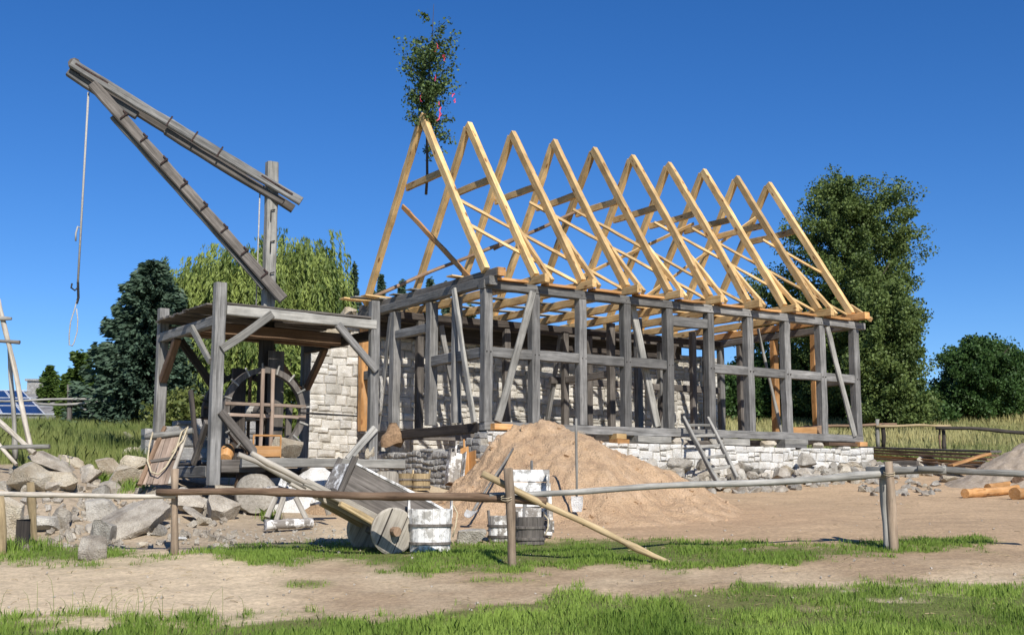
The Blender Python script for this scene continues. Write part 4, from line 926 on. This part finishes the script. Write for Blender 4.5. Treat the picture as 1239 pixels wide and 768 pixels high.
# boulders at left
BL=[ # px,py centre, w,h px, depthfac, mat, rot, label
(62,557,66,30,.9,'granite',(.15,.38,.2),'tilted flat grey slab lying on top of the boulder pile at the left'),
(36,578,56,46,.8,'cream',(.1,-.2,.5),'big rounded cream boulder under the tilted slab'),
(84,559,36,17,.8,'cream',(0,.1,.3),'pale flat-topped stone right of the tilted slab'),
(109,573,25,32,.8,'granite',(.2,.5,.1),'brown-faced angular stone standing beside the grass tuft'),
(72,583,56,28,.8,'cream',(0,.1,.8),'broad low cream boulder in the middle of the left pile'),
(130,564,36,24,.8,'cream',(.1,0,.4),'cream rock below the grassy bank, left of the hand barrow'),
(156,531,23,15,.8,'granite',(0,.3,.5),'small brownish rock highest behind the hand barrow'),
(157,547,25,14,.8,'cream',(0,-.2,.9),'small pale rock just below the highest brownish one'),
(160,560,34,20,.8,'cream',(0,.1,.2),'cream block against the upper edge of the hand barrow'),
(152,577,36,34,.8,'cream',(.2,.3,.5),'large cream stone touching the lower left of the hand barrow'),
(173,543,16,18,.8,'greystone',(.0,.1,.5),'small blue-white block behind the hand barrow'),
(133,592,34,24,.8,'granite',(.2,.3,.5),'grey-brown rock just above the pale birch rail'),
(120,618,50,38,.8,'greystone',(.3,.3,.5),'rough grey boulder half sunk in the soil mound'),
(165,628,92,50,.8,'granite',(.25,-.42,.3),'huge diagonal brown-grey slab left of the fence post'),
(52,634,54,26,.7,'greystone',(.1,.1,.3),'long low blue-grey boulder in front of the mound'),
(76,628,24,30,.7,'granite',(.1,.3,.8),'grey stone joined to the right of the low blue-grey boulder'),
(12,628,30,58,.8,'cream',(.1,.1,.2),'tall cream boulder behind the orange stakes'),
(31,656,17,16,.8,'cream',(.3,.1,.2),'small round cream stone at the foot of the orange stakes'),
(113,665,31,30,.9,'granite',(.05,.04,.12),'cube-shaped dressed grey stone alone on the grass edge'),
(126,645,40,34,.8,'greystone',(.1,.25,.5),'white-topped grey block behind the cube-shaped stone'),
(171,659,15,9,.8,'cream',(.0,.0,.5),'little cream stone between the slab and the fence post'),
(264,597,62,24,.8,'granite',(.05,.0,.3),'long flat-topped boulder below the left crane post'),
(268,616,48,34,.8,'granite',(.1,.3,.5),'brown angular boulder beneath the flat-topped one'),
(228,608,44,40,.8,'granite',(.2,.5,.2),'greyish boulder just right of the left fence post'),
(248,628,56,16,.7,'granite',(.1,.55,.2),'narrow slanting slab pointing down to the lime crumbs'),
(219,652,18,7,.8,'lime',(.0,.0,.2),'thin white flake of stone right of the left fence post'),
]
for k,(px,py,w0,h0,df,mt_,rt,lb) in enumerate(BL):
    p=GH(px,py+h0*.42);sc=1422.5/p.y;wx=w0/sc;hz=h0/sc
    tl=abs(rt[1]);wx2=wx/(math.cos(tl)+.35*math.sin(tl));hz2=max(hz*.35,(hz-wx2*math.sin(tl)*.6)) if tl>.3 else hz*1.05
    wx2*=.86 if k not in(13,18) else 1;hz2*=.86 if k not in (0,13,18) else (.62 if k==0 else 1);c=PX(px,py,p.y+wx*df*.35)
    o=rock('boulder',(wx2*1.1,wx*df,hz2),mt_,c,rt,100+k,cuts=10 if k!=18 else 2,sub=4);tag(o,lb,'boulder','loose boulders at the left of the site')
for k in range(30):
    pxb,pyb=(random.uniform(0,200),random.uniform(572,604)) if k<18 else (random.uniform(60,300),random.uniform(606,648))
    p=GH(pxb,pyb);sz=random.uniform(.16,.36);o=rock('boulder',(sz,sz*.8,sz*.65),random.choice(['cream','granite','greystone','cream']),p+Vector((0,0,sz*.12)),(random.uniform(-.4,.4),random.uniform(-.4,.4),random.random()*6),700+k,cuts=9,sub=3)
    tag(o,'fist to head sized stone lying between the big boulders of the left mound','stone','small stones between the left boulders')
# rubble
vari=[]
for k in range(14):
    o=rock('rubble_stone',(random.uniform(.30,.52),random.uniform(.25,.4),random.uniform(.18,.32)),random.choice(['granite','cream','cream','greystone']),(0,0,0),(0,0,0),200+k,cuts=9,sub=3)
    vari.append(o)
cnt=0
def place_rub(P,sc,lb,grp,rot=None):
    global cnt
    src=vari[cnt%14]
    o=src if cnt<14 else src.copy()
    if cnt>=14: COL.objects.link(o)
    cnt+=1
    o.scale=(sc,sc,sc);o.location=P;o.rotation_euler=rot or (random.uniform(-.6,.6),random.uniform(-.6,.6),random.uniform(0,6.28))
    tag(o,lb,'stone',grp)
rl='rough rubble stone in the long heap along the whitewashed footing wall'
random.seed(99)
for _ in range(255):
    u=random.uniform(3.75,11.6);v=-.42-1.55*random.random()**1.25*(1 if u<9.5 else .6);P=hp(u,v,0)
    env=.50*max(0,1-(-v-.3)/1.5)*(1 if u<10.5 else .5)
    z=G(P.x,P.y)+random.uniform(.02,1)*env*.9;s_=random.uniform(.35,.85) if v<-1 else random.uniform(.5,1.05)
    place_rub(Vector((P.x,P.y,z)),s_,rl,'rubble stones along the footing wall')
for (px,py,s_,lb) in ((787,572,1.3,'squared pale block at the left end of the rubble, against the sand'),(822,562,1.1,'upright grey cut stone in the rubble left of the ladder'),(808,576,1.2,'wedge-shaped pale block leaning in the rubble below the footing'),(851,577,1.2,'long cream cut stone leaning at the left foot of the ladder'),(975,557,1.2,'largest brownish boulder on the rubble right of the ladder'),(1002,574,1.0,'grey boulder in the rubble above the front pole fence')):
    u_=Vector((0,0,0));P=PX(px,py,0.1);d=(P-Vector((0,0,EYE)));
    # intersect with vertical plane v=-.75
    nrm=Vector((-math.sin(TH),math.cos(TH),0));t=((HM@Vector((0,-.62,0))-Vector((0,0,EYE))).dot(nrm))/d.dot(nrm)
    P=Vector((0,0,EYE))+d*t;place_rub(P,s_,lb,'squared stones in the rubble')
for _ in range(46):
    P=GH(random.uniform(1040,1135),random.uniform(583,600));place_rub(P+Vector((0,0,.02)),random.uniform(.25,.6),'small broken stone in the loose scatter behind the right fence post','small stones behind the right fence post')
for (px,py,w0,h0,mt_,lb) in ((1128,563,38,22,'cream','big jagged cream rock in front of the long brown boards'),(1152,568,34,18,'cream','flat cream rock to the right of the jagged one near the boards'),(1152,579,32,9,'cream','thin cream slab lying on the dirt below the long boards'),(1108,569,22,11,'cream','small cream rock left of the jagged one near the boards')):
    p=GH(px,py+h0*.4);sc=1422.5/p.y;o=rock('boulder',(w0/sc,w0*.7/sc,h0/sc),mt_,p+Vector((0,.1,h0*.35/sc)),(.1,.1,.3),500+px);tag(o,lb,'boulder','rocks near the long boards')
# logs at the right
def glog(name,a,b,r,mat,label,lift=0):
    A3=GH(*a)+Vector((0,0,r+lift));B3=GH(*b)+Vector((0,0,r+lift));o=pole(name,A3,B3,r,r*.95,mat,None,bow=.02,seg=16);tag(o,label,'log','peeled logs at the right edge');return o
glog('log',(1168,602),(1245,594),.085,'fresh2','long orange peeled log, the lowest front one of the stack at the right edge')
glog('log',(1195,596),(1262,590),.08,'fresh2','orange peeled log lying behind the lowest one at the right edge',.02)
glog('log',(1228,604),(1275,600),.10,'fresh2','short orange log with sawn end in the lower right corner of the stack')
glog('log',(1232,596),(1275,585),.12,'bark','dark-ended barked log on top of the orange ones at the right edge',.1)
# long boards pile
bq=[((1048,549),(1206,549),.26,'brown'),((1050,556),(1190,556),.10,'brown')]
a_=PX(1045,541,31.5);b_=PX(1205,546,26.5)
for k,(dz,m_,off) in enumerate(((0,'grey_brown',0),(-.07,'bark',.06),(-.14,'bark',.1),(-.21,'fresh2',.14),(-.28,'bark',.3))):
    o=beam('long_board',a_+Vector((0,-.02*k,dz)),b_+Vector((-off,-.02*k,dz-.02*k)),.05,.3,m_,None,Z_,ch=.005,bow=.02)
    tag(o,['grey topmost board of the long stack beyond the right corner of the house','second board from the top of the long brown stack','third board from the top of the long brown stack','fourth board from the top of the long brown stack','bottom board of the long brown stack beside the green patch'][k],'board','long boards stacked beyond the house')
o=beam('plank',PX(1150,563,26),PX(1196,549,26.3),.05,.2,'fresh2',None,Z_);tag(o,'orange plank leaning on the right end of the long board stack','plank')
for px in (1090,1170):
    p_=PX(px,556,28.5);o=beam('support_beam',Vector((p_.x-.3,p_.y+.3,p_.z-.1)),Vector((p_.x+.3,p_.y-.3,p_.z-.1)),.14,.14,'grey_brown',None,Z_);tag(o,('left' if px<1100 else 'right')+' cross timber propping up the long board stack','timber')
# ================================================================= FENCES
def fpost(F,px,pyt,pyb,r=.05,mat='bark',dx=0,yoff=0):
    b=GH(px,pyb);b=Vector((b.x,b.y+yoff,b.z));t=PX(px+dx,pyt,b.y);return pole('post',b-Vector((0,0,.15)),t,r,r*.92,mat,F,bow=.015)
ff=empty('pole_fence',(0,13.5,.6),0,'rustic foreground fence of rough poles tied to stakes','fence')
ff.location=(0,0,0)
fpost(ff,211,567,671,.042,'postwood');fpost(ff,620,566,686,.047,'postwood',-5);fpost(ff,1081,558,668,.05,'postwood',-6);fpost(ff,1079,562,666,.06,'grey_light',-10,.12)
fpost(ff,44,583,661,.045,'yellowpole',-7);fpost(ff,4,600,672,.045,'yellowpole',-3);
yl=GH(211,671).y;ym=GH(620,686).y;yr=GH(1080,668).y
pole('rail',PX(-60,594,yl-.05),PX(212,600,yl-.09),.03,.028,'birch',ff,bow=.02)
pole('rail',PX(190,594,yl-.10),PX(662,606,ym+.20),.04,.047,'bark',ff,bow=.05)
pole('rail',PX(592,599,ym+.27),PX(1076,574,yr+.14),.03,.043,'grey_light',ff,bow=.05)
pole('rail',PX(1048,570,yr+.2),PX(1145,568,yr-.12),.045,.045,'grey_light',ff,bow=.01)
pole('rail',PX(1110,567,yr-.10),PX(1300,578,yr-.3),.035,.04,'grey_light',ff,bow=.02)
for P in (PX(613,603,ym-.02),PX(1076,573,yr),PX(211,598,yl-.03)):
    rope('rope_lashing',[P+Vector((.062*math.cos(a),.062*math.sin(a),.02*math.sin(a)+a*.004-.02)) for a in np.linspace(0,12.5,26)],.004,'rope',ff,5)
o=pole('loose_pole',PX(583,573,ym+.12),GH(811,681),.04,.03,'yellowpole',None,bow=.03);tag(o,'yellow peeled pole slanting over the fence rail down to the grass','pole')
bs=GH(22,668);o=beam('slate_board',Vector((bs.x,bs.y+.1,bs.z)),Vector((bs.x-.02,bs.y+.15,bs.z+.38)),.16,.03,'dark',None,U_);tag(o,'dark narrow board between the two orange stakes at the left edge','board')
# back right fence
fr=empty('back_pole_fence',(0,0,0),0,'distant pole fence crossing the dry meadow on the right','fence')
Yb=36.
def fp2(px,t,b,r,mat): pole('post',PX(px,b,Yb),PX(px-1,t,Yb),r,r,mat,fr,bow=.02)
fp2(1062.5,507,541,.055,'grey_light');fp2(1069,513,542,.055,'dark');fp2(1138,513,545,.03,'bark');fp2(1142,518,545,.055,'dark')
pole('rail',PX(985,516,Yb),PX(1085,513,Yb),.045,.045,'bark',fr,bow=.04);pole('rail',PX(1060,516,Yb-.1),PX(1150,515,Yb-.1),.04,.035,'yellowpole',fr,bow=.03);pole('rail',PX(1132,517,Yb-.1),PX(1300,529,Yb-1),.05,.06,'dark',fr,bow=.08)
fl=empty('back_left_fence',(0,0,0),0,'weathered pole fence on the bank in front of the solar roof','fence')
Yc=31.
beam('post',PX(84,508,Yc),PX(84.5,465,Yc),.11,.11,'grey_brown',fl,U_)
pole('rail',PX(-80,485,Yc),PX(113,482,Yc-.1),.03,.03,'grey_light',fl,bow=.05);pole('rail',PX(46,489,Yc-.1),PX(250,484,Yc),.035,.03,'grey_light',fl,bow=.12);beam('rail_brace',PX(97,492,Yc),PX(122,506,Yc),.05,.05,'grey_light',fl,V_)
pole('post',PX(245,500,Yc),PX(245,478,Yc),.05,.05,'grey_light',fl)
# birch pole scaffold at the far left
sc_=empty('pole_scaffold',(0,0,0),0,'leaning scaffold of thin birch poles with cross rungs at the left edge','scaffold')
Yd=19.3
pole('upright',PX(38,548,Yd),PX(-2,362,Yd+.3),.045,.035,'birch',sc_,bow=.02);pole('upright',PX(19,555,Yd+.7),PX(11,420,Yd+.5),.04,.035,'grey_light',sc_,bow=.02)
pole('upright',PX(-18,560,Yd+.2),PX(-12,355,Yd+.6),.045,.035,'birch',sc_,bow=.02)
pole('rung',PX(-25,384,Yd+.2),PX(14,385.5,Yd+.2),.025,.025,'grey_light',sc_,bow=.0);pole('rung',PX(-25,411,Yd+.2),PX(24,414,Yd+.2),.03,.025,'grey_brown',sc_,bow=.0)
pole('brace',PX(-20,492,Yd+.1),PX(42,548,Yd-.1),.045,.04,'birch',sc_,bow=.01);pole('brace',PX(-15,520,Yd),PX(20,562,Yd-.2),.035,.03,'birch',sc_,bow=.01)
pole('ledger',PX(-30,543,Yd-.1),PX(60,540,Yd-.1),.035,.04,'grey_light',sc_,bow=.01)
# ================================================================= SOLAR HOUSE
sh=empty('distant_house',(0,0,0),0,'low far house whose grey roof carries blue solar panels','house')
def quadplate(name,P4,th,mat,par):
    n_=(P4[1]-P4[0]).cross(P4[3]-P4[0]).normalized();mb=MB();mb.add(list(P4)+[p-n_*th for p in P4],[(0,1,2,3),(7,6,5,4),(0,4,5,1),(1,5,6,2),(2,6,7,3),(3,7,4,0)]);return mb.build(name,mat,par)
Y1,Y2=44.,47.6
e0=PX(-260,504,Y1);e1=PX(136,507,Y1-1);r0_=PX(-220,474,Y2);r1_=PX(84,473,Y2+.3)
m_shingle=rocky('grey_roof_slate',(.14,.135,.13),(.22,.215,.21),(.30,.29,.28),scale=3.)
rf=quadplate('roof',[e0,e1,r1_,r0_],.12,m_shingle,sh)
e2=Vector((e1.x-1.5,Y2+5,e1.z));r2_=r1_
quadplate('roof',[e1,e2,r1_+Vector((.01,.01,0)),r1_],.1,m_shingle,sh)
mb=MB();bb=e0+Vector((.5,.6,0));mb.box(((e0.x+e1.x)/2-.2,Y2+1,e1.z-1.1),(abs(e1.x-e0.x)-1.8,5.5,2.0));mb.build('wall',M['wallcream'],sh)
mpv,nt,b=newmat('solar_glass');L=nt.links.new
b.inputs['Base Color'].default_value=(.012,.025,.085,1);b.inputs['Roughness'].default_value=.18;b.inputs['Specular IOR Level'].default_value=.5
ALU=plain('panel_aluminium',(.6,.62,.65),.4,.3)
for i in range(12):
    for j in range(3):
        def rp(a,t):
            p=e0.lerp(e1,a).lerp(r0_.lerp(r1_,a),t);return p+Vector((0,-.03,.10))
        a0=.06+i*.068;t0_=.08+j*.29
        if a0+.066>.86-.0*j: continue
        pn=quadplate('solar_panel',[rp(a0+.004,t0_+.012),rp(a0+.061,t0_+.012),rp(a0+.061,t0_+.262),rp(a0+.004,t0_+.262)],.02,mpv,sh)
        quadplate('panel_frame',[q_+Vector((0,.015,-.015)) for q_ in (rp(a0,t0_),rp(a0+.067,t0_),rp(a0+.067,t0_+.28),rp(a0,t0_+.28))],.03,ALU,pn)
for j in range(4):
    A4=rp(.06,.065+j*.29);B4=rp(.87,.065+j*.29);beam('panel_rail',A4,B4,.03,.03,ALU,sh,Z_)
pc=PX(50,474,Y2+.2);mb=MB();mb.box(pc+Vector((0,0,.05)),(.95,.6,.75));mb.box(pc+Vector((0,0,.46)),(1.1,.75,.08));mb.build('chimney',M['wallgrey'],sh)
# ================================================================= TREES
def limbtree(root,h,tr,crown_c,crown_r,nl=9,mat='trunk',lean=(0,0)):
    mb=MB();mb.tube([(0,0,-.5),(lean[0]*.3,lean[1]*.3,h*.3),(lean[0]*.7,lean[1]*.7,h*.6),(lean[0],lean[1],h*.92)],[tr,tr*.75,tr*.45,tr*.08],9,jit=.05)
    mb.build('trunk',M[mat],root,smooth=True)
    mb=MB()
    for k in range(nl):
        z0=h*random.uniform(.22,.7);a=k*2.4+random.random();r_=crown_r*random.uniform(.5,.85)
        p0=Vector((lean[0]*z0/h,lean[1]*z0/h,z0));p2=p0+Vector((math.cos(a)*r_,math.sin(a)*r_,random.uniform(.15,.5)*r_+h*.08));pm=(p0+p2)/2+Vector((0,0,-.05*h*random.random()))
        mb.tube([p0,pm,p2],[tr*.4,tr*.22,tr*.05],6)
    mb.build('limbs',M[mat],root,smooth=True)
def clumpcrown(root,prof,h0,h1,rx,n_cl,n_leaf,size,mat,clr=.55,tlo=.15,thi=.9,name='crown',inner=.35,off=(0,0),flat=.75):
    """prof(t)->radius factor for height fraction t"""
    C=[];T=[]
    t=RS.rand(n_cl*3);pr=np.array([prof(q) for q in t]);keep=RS.rand(len(t))<pr/pr.max();t=t[keep][:n_cl];pr=pr[keep][:n_cl]
    a=RS.rand(len(t))*6.283;r=np.sqrt(inner**2+(1-inner**2)*RS.rand(len(t)))
    lump=1+.55*(fbm(np.cos(a)*1.3+t*5,np.sin(a)*1.3+t*2+9,0,int(rx*10),3)-.5)*2
    cx_=np.cos(a)*r*pr*rx*lump+off[0];cy_=np.sin(a)*r*pr*rx*lump+off[1];cz_=h0+(h1-h0)*t
    base=RS.rand(len(t))
    per=max(1,n_leaf//len(t));rep=np.repeat(np.arange(len(t)),per)
    cr_=clr*(.6+.8*RS.rand(len(t)))[rep]
    dd=RS.normal(size=(len(rep),3));dd/=np.linalg.norm(dd,axis=1)[:,None];dd*=(RS.rand(len(rep))**.5)[:,None];
    ox=np.cos(a)[rep];oy=np.sin(a)[rep];sp=dd[:,0]*cr_*1.25
    P=np.stack([cx_[rep]+ox*sp-oy*dd[:,1]*cr_*.7,cy_[rep]+oy*sp+ox*dd[:,1]*cr_*.7,cz_[rep]+dd[:,2]*cr_*flat+sp*.35-.25*cr_*(dd[:,0]**2)],1)
    tone=tlo+(thi-tlo)*np.clip(.55*base[rep]+.45*RS.rand(len(rep)),0,1)
    return leaves(name,P,size,M[mat],tone,root,.7)
def tree(name,px,pytop,Y,wpx,hbase,label,mat,n_cl,n_leaf,size,prof,clr,cat='tree',tr=.25,inner=.35,group=None,**kw):
    T_=PX(px,pytop,Y);zb=G(T_.x,Y);h=T_.z-zb;rx=wpx/2/(1422.5/Y)
    root=empty(name,(T_.x,Y,zb),random.uniform(0,6),label,cat,group)
    limbtree(root,h,tr,None,rx)
    clumpcrown(root,prof,hbase*h,h-clr*.4,rx,n_cl,n_leaf,size,mat,clr,inner=inner,**kw);return root
pb=lambda t: (min(1,.62+.9*t) if t<.35 else (1.0-.15*(t-.35)/.4 if t<.75 else max(.05,.85*math.sqrt(max(0,1-((t-.75)/.27)**2)))))
# big birch on the right is two overlapping trees of different height
tree('birch_tree',1026,210,60,166,.10,'tall full green tree directly behind the right corner of the house','oakleaf',620,125000,.135,pb,.62,tr=.3,inner=.25)
tree('birch_tree',950,322,66,120,.05,'thinner green tree seen through the last rafters left of the tallest one','oakleaf',170,26000,.15,pb,.6,tr=.2)
tree('birch_tree',1068,340,56,88,.04,'broad lower tree spreading right of the tallest one','oakleaf',300,60000,.14,lambda t:math.sqrt(max(0.05,1-(t*.95)**2.2)),.55,tr=.2)
pr2=lambda t: math.sqrt(max(.03,1-((t-.38)/.63)**2))
tree('round_tree',1188,406,72,102,.02,'dark rounded tree standing alone at the right edge of the meadow','darkleaf',330,60000,.17,pr2,.62,tr=.25)
tree('round_tree',1245,425,74,90,.02,'dark tree cut by the right edge of the picture','darkleaf',200,30000,.17,pr2,.62,tr=.25)
hd=0
for k,(px,pt,w0,lb) in enumerate(((880,440,70,'low dark bush behind the house frame, furthest left in the gap'),(925,428,90,'dark bush behind the frame under the thin tree'),(985,420,100,'dense dark bush right behind the last house posts'),(1040,440,80,'low bush at the foot of the tallest tree'),(1088,462,54,'low bush right of the foot of the tallest tree'),(1126,487,26,'small bush between the tallest tree and the round tree'))):
    tree('bush',px,pt,64+k,w0,.0,lb,'darkleaf',120,16000,.22,pr2,.8,cat='bush',tr=.1)
# spruce
def spruce(name,px,pytop,Y,wpx,label,mat='spruce',nb=26,dens=1.,size=.16,basef=.02,group=None,power=.85):
    T_=PX(px,pytop,Y);zb=G(T_.x,Y);h=T_.z-zb;rx=wpx/2/(1422.5/Y)
    root=empty(name,(T_.x,Y,zb),0,label,'tree',group)
    mb=MB();mb.tube([(0,0,-.4),(0,0,h*.5),(0,0,h*.98)],[h*.022,h*.012,.01],8);mb.build('trunk',M['trunk'],root)
    C=[];A=[];T=[]
    nw=int(nb)
    for i in range(nw):
        t=(i+random.random()*.5)/nw;z0=h*(basef+(1-basef)*t);Lr=rx*(1-t)**power*random.uniform(.85,1.1)+.08;k0=int(7+6*(1-t))
        for k in range(k0):
            a=random.uniform(0,6.283);L0=Lr*random.uniform(.7,1.12);m_=int(40*dens*(L0/rx+.12))+9;s=np.sqrt(RS.rand(m_));tw=RS.normal(size=m_)
            wd=.30*L0*np.sin(np.clip(s,0,1)*2.6)*.5
            xx=np.cos(a)*s*L0-np.sin(a)*tw*wd*.6;yy=np.sin(a)*s*L0+np.cos(a)*tw*wd*.6
            zz=z0-.30*L0*s**1.0+.18*L0*s**3-np.abs(tw)*.08*L0-.14*RS.rand(m_)+RS.normal(size=m_)*h/nw*.33
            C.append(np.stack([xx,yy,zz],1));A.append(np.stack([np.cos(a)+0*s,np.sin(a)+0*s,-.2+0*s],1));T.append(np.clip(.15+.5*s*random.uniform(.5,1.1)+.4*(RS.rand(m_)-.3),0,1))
    C=np.concatenate(C);A=np.concatenate(A);T=np.concatenate(T)
    leaves('crown',C,size,M[mat],T,root,.4,0,A);return root
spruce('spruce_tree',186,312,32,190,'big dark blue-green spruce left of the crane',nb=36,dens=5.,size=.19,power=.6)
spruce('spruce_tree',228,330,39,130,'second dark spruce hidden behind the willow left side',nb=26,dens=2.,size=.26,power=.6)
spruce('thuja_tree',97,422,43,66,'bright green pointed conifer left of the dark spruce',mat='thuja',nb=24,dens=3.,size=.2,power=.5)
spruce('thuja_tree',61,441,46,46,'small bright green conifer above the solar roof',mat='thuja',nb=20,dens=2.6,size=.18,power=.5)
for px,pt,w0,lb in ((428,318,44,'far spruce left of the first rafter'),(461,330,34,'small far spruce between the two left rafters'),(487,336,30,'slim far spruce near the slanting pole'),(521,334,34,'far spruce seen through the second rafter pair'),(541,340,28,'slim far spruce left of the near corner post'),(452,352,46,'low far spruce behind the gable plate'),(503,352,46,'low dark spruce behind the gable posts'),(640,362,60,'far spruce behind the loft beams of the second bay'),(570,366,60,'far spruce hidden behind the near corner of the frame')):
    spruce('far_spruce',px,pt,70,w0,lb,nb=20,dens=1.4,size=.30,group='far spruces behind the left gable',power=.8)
# willow
wl=PX(315,293,33.5);zb=G(wl.x,33.5);root=empty('willow_tree',(wl.x,33.5,zb),0,'broad weeping willow with hanging yellow-green strands behind the crane','tree')
h=wl.z-zb
limbtree(root,h*.85,.35,None,2.4,nl=12)
C=[];A=[];T=[]
pt=lambda pxx:(pxx-315)/1422.5*33.5
domes=[(pt(250),0,h*.86,1.35),(pt(368),.2,h*.98,1.15),(pt(310),-.5,h*.92,1.4),(pt(240),.3,h*.72,1.0),(pt(335),.6,h*.98,1.3),(pt(388),-.3,h*.84,.75),(pt(285),.8,h*.87,1.4),(pt(330),-.6,h*.62,1.5),(pt(270),-.6,h*.5,1.3)]
_old=[(pt(250),0,h*.90,1.5),(pt(385),.2,h*.99,1.25),(pt(310),-.5,h*.92,1.5),(pt(220),.3,h*.72,1.1),(pt(340),.6,h*.98,1.4),(pt(405),-.3,h*.84,.8),(pt(285),.8,h*.88,1.5),(pt(200),-.2,h*.60,.7)]
for s in range(560):
    d=domes[RS.randint(len(domes))];a=RS.rand()*6.283;rr_=d[3]*math.sqrt(RS.rand())
    z0=d[2]-.55*(rr_/d[3])**2*d[3]+RS.normal()*.30-.1;rr_*=1+RS.normal()*.12;x0=d[0]+math.cos(a)*rr_;y0=d[1]+math.sin(a)*rr_;tb_=RS.rand();Lb=random.uniform(.5,2.6);ar=random.uniform(.1,.36)
    for q_ in range(9):
        Ls=Lb*random.uniform(.6,1.1);m_=int(Ls*26);q=RS.rand(m_);aa=a+RS.normal()*.5
        bx_=x0+RS.normal()*.10;by_=y0+RS.normal()*.10;sw=RS.normal()*.06
        xx=bx_+math.cos(aa)*ar*np.sqrt(q)+sw*q*Ls+RS.normal(size=m_)*.02;yy=by_+math.sin(aa)*ar*np.sqrt(q)+RS.normal(size=m_)*.02;zz=z0+.22*np.sin(np.minimum(q*5,1)*3.14)*ar-q*Ls
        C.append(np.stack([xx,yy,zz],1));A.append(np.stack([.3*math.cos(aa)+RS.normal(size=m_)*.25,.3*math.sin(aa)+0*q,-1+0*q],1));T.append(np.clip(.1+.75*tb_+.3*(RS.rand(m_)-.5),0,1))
# core foliage
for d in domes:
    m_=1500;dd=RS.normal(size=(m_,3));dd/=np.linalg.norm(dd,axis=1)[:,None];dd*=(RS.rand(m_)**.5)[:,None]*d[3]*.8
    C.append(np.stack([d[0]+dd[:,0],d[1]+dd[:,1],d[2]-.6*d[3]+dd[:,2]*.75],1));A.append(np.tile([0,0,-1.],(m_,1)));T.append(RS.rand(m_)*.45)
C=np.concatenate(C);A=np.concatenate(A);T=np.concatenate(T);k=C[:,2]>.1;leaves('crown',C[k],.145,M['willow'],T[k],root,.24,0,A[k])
# bank bushes
for px,pt_,Y,w0,m_,lb in ((225,470,27,60,'bush','yellow-green shrub behind the left rear crane post'),(150,478,33,60,'bush','low green shrub at the foot of the dark spruce'),(400,500,33,70,'bush','green shrub behind the tall stone wall'),(280,470,31,80,'bush','green shrub seen behind the crane wheels'),(352,425,31,70,'willow','light green shrub between the crane mast and the tall stone wall')):
    tree('shrub',px,pt_,Y,w0,.0,lb,m_,60,9000,.10,pr2,.3,cat='shrub',tr=.04)
for k,(px,pt_,w0) in enumerate(((100,493,9),(1046,520,12),(1010,528,9))): pass
tf=[]
for (px,py) in ((124,582),(156,590),(830,612),(340,630),(30,665),(60,668)):
    pass
n=1500;xx=[];yy=[]
for (px,py,rad,cnt_) in ((122,584,.16,420),(155,592,.2,300),(825,610,.12,110),(330,629,.14,140),(25,666,.35,420),(1100,570,.5,300)):
    p=GH(px,py)
    for _ in range(cnt_): xx.append(p.x+random.gauss(0,rad*.6));yy.append(p.y+random.gauss(0,rad*.4))
xx=np.array(xx);yy=np.array(yy);o=blades('grass_tufts',xx,yy,RS.uniform(.06,.24,len(xx)),.010*np.ones(len(xx)),M['grass'],RS.uniform(.2,.8,len(xx)),.6);tag(o,'tufts of green grass growing between the stones','grass',kind='stuff')
print('objects',len(bpy.data.objects))
